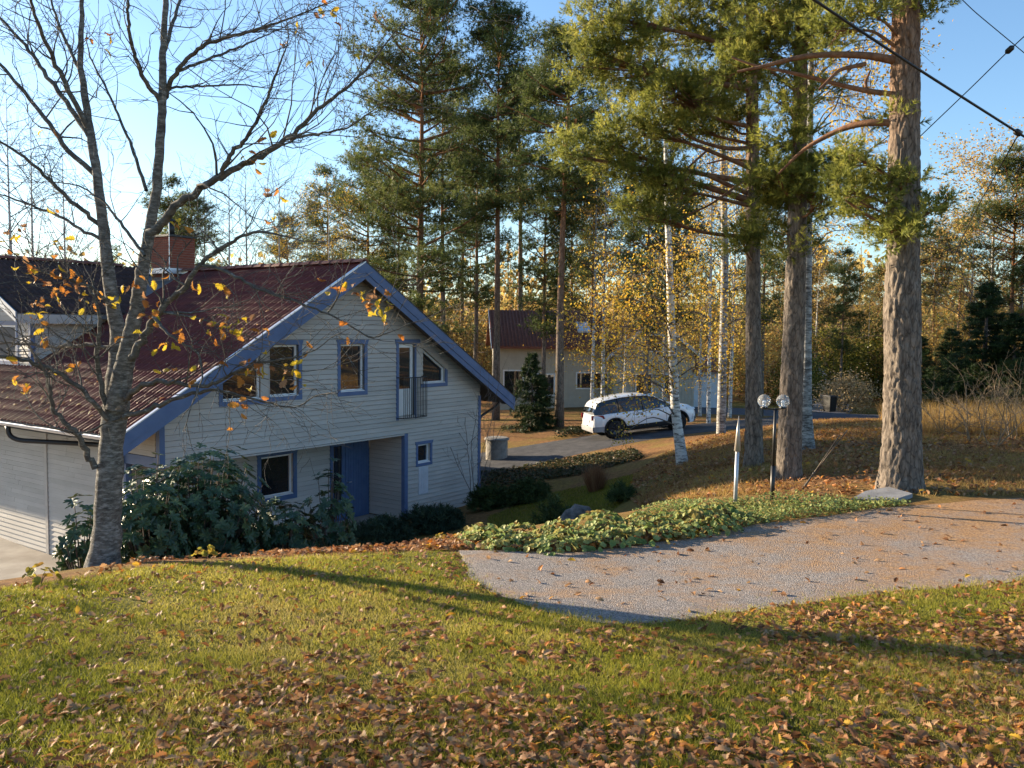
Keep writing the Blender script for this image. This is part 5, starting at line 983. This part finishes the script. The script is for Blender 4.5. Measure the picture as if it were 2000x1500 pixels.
rhododendron(385, 14.3, 893, 1.15, 1.0, 'large dark green rhododendron in front of the house window', 1400, 1)
rhododendron(290, 13.0, 925, .62, .6, 'sunlit rhododendron pressed against the right side of the oak trunk', 420, 2)
rhododendron(162, 11.8, 975, .34, .4, 'small rhododendron on the left side of the oak trunk by the concrete', 90, 3)
rhododendron(640, 16.0, 912, .55, .55, 'loose open rhododendron in front of the blue entrance door', 170, 4)
rhododendron(560, 15.0, 975, .7, .6, 'low rhododendron between the large one and the open one by the door', 330, 5)
# ---- junipers and small shrubs by the house
m_jun = leafmat('juniper_needles', [(.02, .04, .025), (.045, .075, .04), (.09, .115, .05)], trans=.15); m_box = leafmat('small_shrub_leaves', [(.03, .05, .015), (.07, .10, .03), (.13, .15, .045)], trans=.3)
def juniper(px, Y, ytop, Rx, label, n, seed, group=None, m=m_jun, H=None, name='juniper_shrub'):
    r = np.random.default_rng(seed); p = at(px, ytop, Y); z0 = onz(p[0], Y); H = max(.3, p[2]-z0); e = empty(name, (p[0], Y, z0)); tag(e, label, 'shrub', group); c = r.normal(size=(n, 3)); c /= np.linalg.norm(c, axis=1)[:, None]; c *= (r.random(n)**.4)[:, None]; c[:, 2] = np.abs(c[:, 2]); pos = c*np.array([Rx, Rx*.8, H*.9])*(1+.2*nval(c[:, 0]*4, c[:, 1]*4, 1.3, seed)[:, None]); ac = Acc()
    scatter(ac, MID_TUFT[0]*.85, MID_TUFT[1], pos, frames(c+np.array([0, 0, .4])+r.normal(size=(n, 3))*.3, r), r.uniform(.7, 1.2, n), np.clip(.35+r.normal(size=n)*.2, 0, 1)); ac.build('foliage', m, e, False, True); s = Acc()
    for k in range(14): s.tube([(0, 0, -.05), pos[k]*.5, pos[k]], [.014, .01, .004], 4, False)
    s.build('stems', m_twig, e, True)
juniper(850, 22.2, 988, .75, 'spreading blue-green juniper at the foot of the gable wall', 900, 1)
juniper(745, 20.5, 1008, .9, 'low spreading juniper in front of the porch corner', 900, 2)
juniper(965, 24.6, 952, .75, 'rounded green shrub at the right corner of the house', 800, 3, m=m_box, name='shrub')
juniper(1035, 24.2, 940, .62, 'second rounded green shrub just beyond the house corner', 700, 4, m=m_box, name='shrub')
juniper(1085, 17, 962, .38, 'small leafy dark shrub behind the border plants', 260, 5, m=m_box, name='shrub')
juniper(1215, 19, 980, .3, 'tiny green shrub in the lower garden', 160, 6, m=m_box, name='shrub')
# brown ornamental grass tuft
p = ground_at(1162, 960, 16); e = empty('ornamental_grass', tuple(p)); tag(e, 'upright reddish-brown dried ornamental grass clump in the lower garden', 'grass clump'); n = 1500; q = nr.uniform(0, 6.28, n); u = nr.random(n)*.26; h = nr.uniform(.45, .8, n); b = np.stack([np.cos(q)*u*.7, np.sin(q)*u*.7, np.zeros(n)], 1); tp = np.stack([np.cos(q)*(u*1.9), np.sin(q)*(u*1.9), h], 1)+nr.normal(size=(n, 3))*.05; s = np.stack([-np.sin(q), np.cos(q), np.zeros(n)], 1)*.006
ac = Acc(); ac.add(np.stack([b-s, b+s, tp], 1).reshape(-1, 3), None, np.arange(3*n).reshape(-1, 3), np.repeat(nr.random(n), 3)); ac.build('stalks', leafmat('dried_stalks', [(.16, .065, .035), (.28, .13, .065), (.42, .26, .13)], trans=.3), e, False, True)
# ---- bare shrubs
m_pale = mat('pale_twig_bark', (.15, .11, .07), (.28, .21, .13), 7, .85)
def bare_shrub(x, y, H, n, label, group, seed, m, spread=.5, depth=3):
    rg = random.Random(seed); e = empty('bare_shrub', (x, y, onz(x, y))); tag(e, label, 'shrub', group); ac = Acc(); tips = []
    for k in range(n): q = rg.random()*6.28; branch_rec(ac, np.array([.06*math.cos(q), .06*math.sin(q), -.06]), np.array([math.cos(q)*spread, math.sin(q)*spread, 1.]), H*.42, .016, depth, rg, tips, .28, .12, .66, 3, 4, 5, .004)
    ac.build('twigs', m, e, True)
for i, (px, py, H) in enumerate(((1850, 850, 1.3), (1905, 862, 1.9), (1945, 870, 1.7), (1985, 860, 2.1), (2030, 850, 1.9), (1890, 845, 1.2), (1960, 845, 1.5), (2060, 880, 2.))):
    p = ground_at(px, py, 10); p[1] = min(p[1], 24); bare_shrub(px and (px-1000)/FPX*min(p[1], 22), min(p[1], 22), H, 4, 'leafless shrub with pale straw-coloured twigs on the sunny bank', 'bare pale shrubs on the bank', 50+i, m_pale)
w_ = hw(2.35, -.75, 0); bare_shrub(w_.x, w_.y, 4.6, 5, 'thin leafless ornamental shrub in front of the gable wall', None, 71, mat('dark_twig_bark', (.12, .10, .09), (.2, .17, .15), 7, .85), .22)
w_ = hw(WL-2.2, 2.0, 0)

# ================================================================= THINGS
# ---- parked car
pr = at(1203, 857, 33.0); pf = at(1346, 839, 33.7); pr[2] = onz(pr[0], pr[1])+.034; pf[2] = onz(pf[0], pf[1])+.034
CX = Vector(pf-pr).normalized(); CY = Vector((0, 0, 1)).cross(CX).normalized(); CZ = CX.cross(CY); car = empty('parked_car'); car.matrix_world = Matrix.Translation(Vector(pr)) @ Matrix((CX, CY, CZ)).transposed().to_4x4() @ Matrix.Scale(.96, 4) @ Matrix.Translation((-.88, .80, 0))
tag(car, 'white compact SUV with black lower cladding parked on the driveway', 'car')
def car_paint():
    m, t, b = _nodes('white_car_paint'); b.inputs['Base Color'].default_value = (.78, .79, .80, 1); b.inputs['Roughness'].default_value = .25; b.inputs['Coat Weight'].default_value = .7; b.inputs['Coat Roughness'].default_value = .05; return m
m_car = car_paint(); m_clad = mat('black_cladding', (.012, .012, .013), (.02, .02, .02), 20, .6); m_cg = glass_mat('car_glass', (.012, .015, .018))
WX = (.88, 3.55); WR_ = .36
def ztop(x): return float(np.interp(x, [0, .03, .1, .3, 3.2, 3.45, 3.8, 4.2, 4.36, 4.43, 4.45], [.62, .9, .98, 1.0, 1.0, 1.03, .99, .90, .80, .66, .5]))
def zbot(x):
    z = float(np.interp(x, [0, .2, .5, 3.9, 4.25, 4.45], [.42, .33, .27, .25, .27, .36]))
    for w in WX:
        if abs(x-w) < .43: z = max(z, WR_+math.sqrt(.43**2-(x-w)**2)-.01)
    return z
def hwid(x): return float(np.interp(x, [0, .08, .35, .8, 3.4, 3.9, 4.25, 4.4, 4.45], [.66, .78, .88, .915, .915, .89, .80, .68, .56]))
xs = np.unique(np.concatenate([np.linspace(0, .4, 9), np.linspace(.4, 1.4, 30), np.linspace(1.4, 3.1, 14), np.linspace(3.1, 4.05, 30), np.linspace(4.05, 4.45, 12)]))
def section(x):
    zb, zt, w = zbot(x), ztop(x), hwid(x); f = lambda u: zb+(zt-zb)*u; crown = .05 if x > 3.3 else 0
    half = [(w-.03, zb), (w, f(.18)), (w, f(.55)), (w-.015, f(.8)), (w-.05, f(.95)), (w-.10, zt), (w*.55, zt+crown*.8), (0, zt+crown)]
    return half
V = np.array([[(x, -y, z) for y, z in section(x)]+[(x, y, z) for y, z in section(x)[::-1][1:]] for x in xs]); ca = Acc(); ca.grid(V)
for k, fl_ in ((0, 1), (-1, 0)):
    r_ = V[k]; c = r_.mean(0); ca.add(np.vstack([r_, c]), None, [((i, i+1, len(r_)) if not fl_ else (i+1, i, len(r_))) for i in range(len(r_)-1)])
body = ca.build('body', m_car, car, True)
# greenhouse: dark glass sides, white roof shell
gxs = np.linspace(.08, 3.42, 40)
def zr(x): return float(np.interp(x, [.0, .10, .28, .6, 1.2, 1.8, 2.3, 2.7, 3.42], [1.0, 1.12, 1.46, 1.55, 1.61, 1.62, 1.58, 1.48, 1.04]))
def gsec(x):
    z1 = max(zr(x), 1.0); z0 = .985; w0 = min(hwid(x), .87)-.05; w1 = w0-.27*(z1-z0)/.6; return [(w0, z0), (w0-.5*(w0-w1), (z0+z1)/2), (w1, z1-.05*(z1-z0)/.6), (w1*.7, z1), (0, z1+.012)]
V = np.array([[(x, -y, z) for y, z in gsec(x)]+[(x, y, z) for y, z in gsec(x)[::-1][1:]] for x in gxs]); gl = Acc().grid(V); gl = gl.build('glasshouse', m_cg, car, True)
rx = np.linspace(.16, 2.75, 30); V = np.array([[(x, -y*1.015, z+.012) for y, z in gsec(x)[2:]]+[(x, y*1.015, z+.012) for y, z in gsec(x)[2:][::-1][1:]] for x in rx]); Acc().grid(V).build('roof', m_car, car, True)
for s in (-1, 1):
    def edge(x, k=2, o=.012): y, z = gsec(x)[k]; return (x, s*(y+o), z)
    Acc().tube([edge(x) for x in np.linspace(2.7, 3.40, 10)], .028, 6).build('pillar', m_car, car, True)
    Acc().tube([edge(x, 2, .02) for x in np.linspace(.5, 2.6, 16)], .014, 6).build('roof_rail', m_metal, car, True)
    for x in (1.12, 2.12): Acc().tube([(x, s*(gsec(x)[0][0]+.004), .99), edge(x, 2, .002)], .025, 6).build('pillar', m_clad, car, True)
    mi = Acc(); P = np.array([(2.78, 1.03, .06), (2.84, 1.05, .1), (2.92, 1.05, .08)]); mi.lathe([(0, -.07), (.07, -.055), (.09, 0), (.07, .055), (0, .07)], (0, 0, 0), 10); o = mi.build('mirror', m_car, car, True); o.location = (2.86, s*.97, 1.06); o.scale = (.9, 1.15, 1)
    Acc().box((.0, s*.5-.16*1, .0), (.001, s*.5+.16, .001)) if False else None
    for x in (1.35, 2.35): Acc().tube([(x, s*(hwid(x)+.012), .86), (x+.2, s*(hwid(x)+.012), .865)], .016, 6).build('door_handle', m_car, car, True)
    for x in (1.2, 2.18, 3.05): Acc().tube([(x+(.08 if x < 1.3 else 0), s*(hwid(x)-.0), .42), (x, s*(hwid(x)+.001), .7), (x, s*(hwid(x)-.03), .95)], .006, 4).build('door_seam', m_clad, car)
    sill = Acc(); sx = np.linspace(1.3, 3.13, 12); sill.grid(np.array([[(x, s*(hwid(x)+.012), .46), (x, s*(hwid(x)+.022), .36), (x, s*(hwid(x)-.02), .26)] for x in sx])); sill.build('sill_cladding', m_clad, car, True)
    for w in WX:
        ar = Acc(); q = np.linspace(-.15, math.pi+.15, 24); ar.grid(np.array([[(w+(R)*math.cos(a), s*(hwid(w)+o), WR_+R*math.sin(a)) for R, o in ((.405, -.06), (.41, .018), (.475, .014), (.48, -.02))] for a in q])); ar.build('wheel_arch', m_clad, car, True)
        lin = Acc(); lin.tube([(w, s*(.62), WR_), (w, s*(.66), WR_)], .43, 24); lin.build('arch_liner', m_clad, car)
        ty = Acc(); ty.lathe([(.22, -.105), (.31, -.115), (.35, -.09), (.36, -.04), (.36, .04), (.35, .09), (.31, .115), (.22, .105)], (0, 0, 0), 36); wh = ty.build('wheel', mat('tyre_rubber', (.015, .015, .016), (.025, .025, .025), 12, .85), car, True); wh.location = (w, s*.80, WR_); wh.rotation_euler = (math.pi/2, 0, 0)
        rm_ = Acc(); rm_.lathe([(.225, .06), (.21, .085), (.19, .06), (.06, .05), (0, .055)], (0, 0, 0), 30)
        for k in range(5): a = k*2*math.pi/5; rm_.tube([(.04*math.cos(a), .04*math.sin(a), .07), (.21*math.cos(a), .21*math.sin(a), .08)], [.03, .022], 6)
        ri = rm_.build('rim', mat('dark_alloy', (.05, .05, .055), (.09, .09, .095), 9, .35, metallic=.7), wh, True); ri.rotation_euler = (math.pi if s > 0 else 0, 0, 0)
    tl = Acc(); tl.hexa([(-.005, s*.60, .78), (.46, s*.89, .84), (.46, s*.912, .84), (-.03, s*.64, .78), (.0, s*.60, .97), (.40, s*.875, .97), (.40, s*.90, .97), (-.02, s*.64, .97)]); tl.build('tail_light', mat('red_lens', (.22, .008, .012), (.3, .015, .02), 6, .2, spec=.6), car)
    hl = Acc(); hl.hexa([(3.98, s*.862, .80), (4.36, s*.70, .77), (4.40, s*.71, .77), (3.98, s*.89, .80), (3.95, s*.86, .91), (4.30, s*.71, .86), (4.33, s*.72, .86), (3.95, s*.885, .91)]); hl.build('headlight', mat('clear_lens', (.45, .5, .58), (.6, .65, .7), 14, .1, spec=.8), car)
    fg = Acc(); fg.hexa([(4.15, s*.79, .38), (4.40, s*.66, .38), (4.42, s*.67, .38), (4.17, s*.83, .38), (4.2, s*.78, .6), (4.42, s*.62, .6), (4.44, s*.63, .6), (4.22, s*.81, .6)]); fg.build('front_vent', m_clad, car)
rb = Acc(); rb.grid(np.array([[(-.02+.0*k, y, .30), (-.035, y, .42), (-.015, y, .52)] for k, y in enumerate(np.linspace(-.72, .72, 8))])); rb.grid(np.array([[(x, -hwid(x)-.012, .32), (x, -hwid(x)-.016, .45), (x, -hwid(x)-.006, .52)] for x in np.linspace(0, .46, 6)])); rb.build('rear_bumper', mat('grey_bumper', (.25, .25, .26), (.33, .33, .34), 5, .5), car, True)
Acc().box((-.018, -.26, .66), (-.006, .26, .77)).build('number_plate', m_white, car)
fb = Acc(); fb.grid(np.array([[(4.455-.25*abs(y)**2.2, y, .28), (4.47-.25*abs(y)**2.2, y, .40), (4.46-.25*abs(y)**2.2, y, .5)] for y in np.linspace(-.8, .8, 12)])); fb.build('front_bumper', m_clad, car, True)
gr_ = Acc().box((4.40, -.42, .56), (4.455, .42, .76)).build('grille', m_clad, car)

# ---- twin-globe lamp
p = at(1508, 978, 12.5); z0 = onz(p[0], 12.5); lamp = empty('garden_lamp', (p[0], 12.5, z0)); tag(lamp, 'black garden lamp post with two clear globes on a short crossbar', 'lamp'); hh = at(1512, 797, 12.5)[2]-z0
Acc().tube([(0, 0, -.1), (0, 0, .48)], .033, 14).tube([(0, 0, .48), (.01, 0, hh)], .022, 12).build('post', m_black, lamp, True)
m_globe = bpy.data.materials.new('clear_globe'); m_globe.use_nodes = True; _t = m_globe.node_tree; _b = _t.nodes['Principled BSDF']; _b.inputs['Base Color'].default_value = (.92, .94, .96, 1); _b.inputs['Roughness'].default_value = .05; _b.inputs['Transmission Weight'].default_value = .85; _b.inputs['IOR'].default_value = 1.12; _b.inputs['Specular IOR Level'].default_value = .8
for s, dx in ((-1, -.155), (1, .115)):
    Acc().tube([(0.01, 0, hh-.02), (dx, 0, hh-.005)], .012, 8).tube([(dx, 0, hh-.01), (dx, 0, hh+.02)], .05, 14).build('arm', m_black, lamp, True); q = np.linspace(-math.pi/2+.25, math.pi/2, 16); g = Acc().lathe([(.093*math.cos(a), .093*math.sin(a)) for a in q], (dx, 0, hh+.105), 24); gg = g.build('globe', m_globe, lamp, True)
    Acc().tube([(dx, 0, hh+.02), (dx, 0, hh+.06)], .018, 10).lathe([(.0, .055), (.022, .045), (.028, .02), (.018, 0)], (dx, 0, hh+.06), 12).build('bulb', m_white, gg, True)
# ---- pointed grey post
b_ = at(1436, 980, 12.2); b_[2] = onz(b_[0], 12.2); t_ = at(1443, 812, 12.2); po = empty('pointed_post', tuple(b_)); tag(po, 'pale grey metal pole with a long pointed cone cap, leaning slightly', 'post'); d = t_-b_; L = np.linalg.norm(d)
m_galv = mat('galvanised', (.42, .43, .45), (.55, .56, .58), 6, .42, metallic=.35)
Acc().tube([-d/L*.1, d*.6], .028, 16).build('pole', m_galv, po, True); Acc().tube([d*.60, d*.604, d*.8, d], [.028, .047, .028, .004], 16).build('cone', mat('cone_cap', (.36, .31, .26), (.45, .4, .34), 5, .35, metallic=.4), po, True)
# ---- two leaning rods
for i, ((x0, y0), (x1, y1)) in enumerate((((1562, 968), (1640, 850)), ((1560, 970), (1655, 840)))):
    a0 = at(x0, y0, 13.2+i*.1); a0[2] = onz(a0[0], a0[1])-.05; a1 = at(x1, y1, 13.6); e = empty('leaning_rod', tuple(a0)); tag(e, ('thin dark rod leaning out of the ground near the lamp, the shorter of two' if i == 0 else 'thin dark rod leaning out of the ground near the lamp, the longer of two'), 'rod', 'leaning rods by the lamp'); dv = a1-a0
    Acc().tube([dv*0, dv*.35], .014, 8).tube([dv*.34, dv], .009, 8).build('shaft', mat('weathered_rod', (.03, .025, .02), (.16, .12, .08), 14, .6, stretch=(1, 1, .4)), e, True); Acc().tube([dv*.33, dv*.36], .018, 8).build('joint', m_black, e, True)
# ---- concrete slab at the pine
c = [ground_at(x, y, 9) for x, y in ((1662, 980), (1745, 983), (1782, 973), (1735, 962), (1690, 968))]; sl_ = Acc(); zt = max(q[2] for q in c)+.09; mid = np.mean(c, 0); sl_.prism([(q[0]-mid[0], q[1]-mid[1], .0+.05*(q[0]-mid[0])+.04*(q[1]-mid[1])) for q in c], (0, 0, .06)); o = sl_.build('flat_slab', mat('slab_stone', (.17, .17, .175), (.27, .27, .275), 4, .8, .3, 50)); o.location = tuple(mid); tag(o, 'flat grey stone slab lying at the foot of the thick pine', 'slab')
# ---- concrete well ring with lid
p = ground_at(970, 890, 24); p = at(970, 890, 31.6); p[2] = onz(p[0], p[1]); wl_ = empty('well_ring', tuple(p)); tag(wl_, 'round concrete well ring with a flat lid beside the driveway', 'well'); m_wc = mat('well_concrete', (.2, .185, .16), (.3, .275, .24), 5, .9, .3, 50)
Acc().lathe([(.0, -.2), (.40, -.2), (.40, .36), (.385, .372), (.40, .384), (.40, .70), (.0, .70)], (0, 0, 0), 36).build('ring', m_wc, wl_); Acc().lathe([(0, .705), (.455, .705), (.46, .75), (.40, .79), (0, .80)], (0, 0, 0), 36).build('lid', m_wc, wl_)
# ---- wheeled bin
p = at(1620, 800, 55); z0 = onz(p[0], 55); bn = empty('wheeled_bin', (p[0], 55, z0), .4); tag(bn, 'black wheeled rubbish bin standing at the roadside by the straw-coloured bush', 'bin'); Acc().hexa([(-.24, -.28, .06), (.24, -.28, .06), (.24, .28, .06), (-.24, .28, .06), (-.3, -.36, 1.0), (.3, -.36, 1.0), (.3, .36, 1.0), (-.3, .36, 1.0)]).build('body', m_black, bn); Acc().hexa([(-.33, -.4, 1.002), (.33, -.4, 1.002), (.33, .42, 1.002), (-.33, .42, 1.002), (-.28, -.33, 1.08), (.28, -.33, 1.08), (.28, .4, 1.1), (-.28, .4, 1.1)]).build('lid', m_black, bn)
for s in (-1, 1): Acc().tube([(s*.26, .3, .1), (s*.31, .3, .1)], .1, 14).build('wheel', m_black, bn)
# ---- low rock
p = at(1130, 998, 16.4); z0 = onz(p[0], 16.4); rk = bmesh.new(); bmesh.ops.create_icosphere(rk, subdivisions=3, radius=1)
for v in rk.verts: n_ = mnoise.noise(v.co*1.6)*.22+mnoise.noise(v.co*4)*.08; v.co = Vector((v.co.x*.36, v.co.y*.3, v.co.z*.42))*(1+n_)
me = bpy.data.meshes.new('garden_rock'); rk.to_mesh(me); o = obj('garden_rock', me, None, mat('rock', (.05, .05, .05), (.2, .19, .18), 5, .9, .6, 20)); o.location = (p[0], 16.4, max(z0+.1, p[2]-.3)); tag(o, 'dark lichen-spotted rock behind the green border plants', 'rock')
# ---- overhead lines
m_cable = mat('cable_black', (.012, .012, .014), (.02, .02, .02), 9, .5)
def cable(pts, r, label, ins=None):
    P = np.array([at(*q) for q in pts]); e = empty('overhead_cable', tuple(P[0])); tag(e, label, 'cable'); Acc().tube(smooth_path(P-P[0], 30), r, 6).build('wire', m_cable, e, True)
    if ins: c = at(*ins)-P[0]; d = P[-1]-P[-2]; d /= np.linalg.norm(d); Acc().tube([c-d*.07, c-d*.04, c+d*.04, c+d*.07], [.02, .045, .045, .02], 10).build('insulator', m_black, e, True)
cable([(1480, -80, 9), (1590, 0, 9.6), (1790, 133, 10.6), (1990, 260, 12), (2120, 345, 13)], .016, 'thick black overhead cable slanting down to an insulator', (1988, 259, 12))
cable([(1788, 275, 15), (1900, 168, 14), (1972, 97, 13.4), (2100, -20, 12.5)], .008, 'thin overhead wire rising past the thick pine to a small insulator', (1972, 97, 13.4))
cable([(1840, -40, 14), (1900, 20, 14), (2000, 103, 14), (2100, 185, 14)], .007, 'thin overhead wire crossing the upper sky beside the thick pine')
cable([(1986, 268, 12), (1900, 420, 20), (1800, 640, 34), (1668, 792, 50)], .010, 'stay wire running from the insulator down to the roadside')
cable([(1796, 512, 22), (1900, 468, 22), (2010, 415, 22), (2150, 350, 22)], .009, 'thin wire sagging in front of the golden birches')

# ================================================================= NEIGHBOUR HOUSE
NY = 50.; q = at(1090, 800, NY); nh = empty('neighbour_house', (q[0], NY, -4.75), rad(4)); tag(nh, 'cream wooden house with red tile roof half hidden behind birches and the car', 'house')
m_cream = mat('cream_paint', (.46, .42, .34), (.53, .49, .4), 3, .75); m_nt = mat('faded_red_tile', (.15, .055, .038), (.23, .09, .06), 5, .75, .5, 12); m_pw = mat('pale_blue_white', (.55, .6, .64), (.66, .7, .73), 3, .6)
nw = Acc(); nw.box((-3.5, 0, 0), (3.0, 7, 3.9)); nw.box((3.0, -1.2, 0), (7.6, 7, 3.5)); nw.prism([(3.0, -1.2, 3.5), (7.6, -1.2, 3.5), (5.3, -1.2, 5.4)], (0, 6, 0)); nwall = nw.build('wall', m_cream, nh)
for i in range(33): x = -3.4+i*.2; Acc().box((x, -.025, .05), (x+.05, -.001, 3.88)).build('batten', m_cream, nwall)
for i in range(23): x = 3.08+i*.2; Acc().box((x, -1.225, .05), (x+.05, -1.201, 3.5+(1.9*(1-abs(x-5.3)/2.3))-.1)).build('batten', m_cream, nwall)
def nroof(pts, off, name='roof'): return Acc().prism(pts, off).build(name, m_nt, nh)
n1 = Acc(); n1.hexa([(-3.9, -.7, 3.72), (3.2, -.7, 3.72), (3.2, 3.6, 5.85), (-3.9, 3.6, 5.85), (-3.9, -.7, 3.85), (3.2, -.7, 3.85), (3.2, 3.6, 5.98), (-3.9, 3.6, 5.98)]); n1.hexa([(-3.9, 3.6, 5.85), (3.2, 3.6, 5.85), (3.2, 7.8, 3.72), (-3.9, 7.8, 3.72), (-3.9, 3.6, 5.98), (3.2, 3.6, 5.98), (3.2, 7.8, 3.85), (-3.9, 7.8, 3.85)]); nr1 = n1.build('roof', m_nt, nh)
sl2 = 2.13/4.3
for i in range(35):
    x = -3.85+i*.2; Acc().tube([(x, -.7, 3.87), (x, 3.55, 3.87+4.25*sl2)], .045, 5).build('tile_row', m_nt, nr1, True)
for s in (-1, 1): Acc().hexa([(5.3+s*2.75, -1.5, 3.2), (5.3+s*2.75, 6, 3.2), (5.3, 6, 5.5), (5.3, -1.5, 5.5), (5.3+s*2.75, -1.5, 3.33), (5.3+s*2.75, 6, 3.33), (5.3, 6, 5.63), (5.3, -1.5, 5.63)]).build('roof', m_nt, nh); Acc().prism([(5.3, -1.53, 5.66), (5.3+s*2.8, -1.53, 3.3), (5.3+s*2.8, -1.53, 3.08), (5.3, -1.53, 5.42)][::s], (0, .028, 0)).build('bargeboard', m_pw, nh)
Acc().prism([(-3.93, -.75, 3.88), (-3.93, 3.6, 6.02), (-3.93, 3.6, 5.8), (-3.93, -.75, 3.66)], (.028, 0, 0)).build('bargeboard', m_pw, nh)
sk = Acc().hexa([(1.2, .8, 4.66), (1.95, .8, 4.66), (1.95, 1.9, 5.2), (1.2, 1.9, 5.2), (1.2, .8, 4.76), (1.95, .8, 4.76), (1.95, 1.9, 5.3), (1.2, 1.9, 5.3)]).build('skylight', mat('skylight_glass', (.5, .55, .6), (.6, .65, .7), 3, .08, spec=.9), nh)
for (x, z, w, h, y) in ((-3.2, 1.0, 1.2, 1.5, 0), (-1.3, 1.0, 1.1, 1.3, 0), (1.0, 1.4, 1.9, 1.0, 0), (4.2, 1.2, 1.0, 1.2, -1.2), (5.7, 1.2, 1.0, 1.2, -1.2), (4.8, 3.6, 1.0, 1.0, -1.2)):
    f = Acc(); 
    for lo, hi in (((x, y-.05, z), (x+.08, y-.026, z+h)), ((x+w-.08, y-.05, z), (x+w, y-.026, z+h)), ((x+.081, y-.05, z), (x+w-.081, y-.026, z+.08)), ((x+.081, y-.05, z+h-.08), (x+w-.081, y-.026, z+h))): f.box(lo, hi)
    fo = f.build('window', m_white, nh); Acc().box((x+.081, y-.045, z+.081), (x+w-.081, y-.03, z+h-.081)).build('pane', m_glass, fo)
po_ = Acc().box((7.62, -1.0, 0), (9.1, 2, 2.5)).build('porch', m_pw, nh); Acc().hexa([(7.5, -1.4, 2.5), (9.4, -1.4, 2.5), (9.4, 2, 3.4), (7.5, 2, 3.4), (7.5, -1.4, 2.62), (9.4, -1.4, 2.62), (9.4, 2, 3.52), (7.5, 2, 3.52)]).build('roof', m_nt, po_)
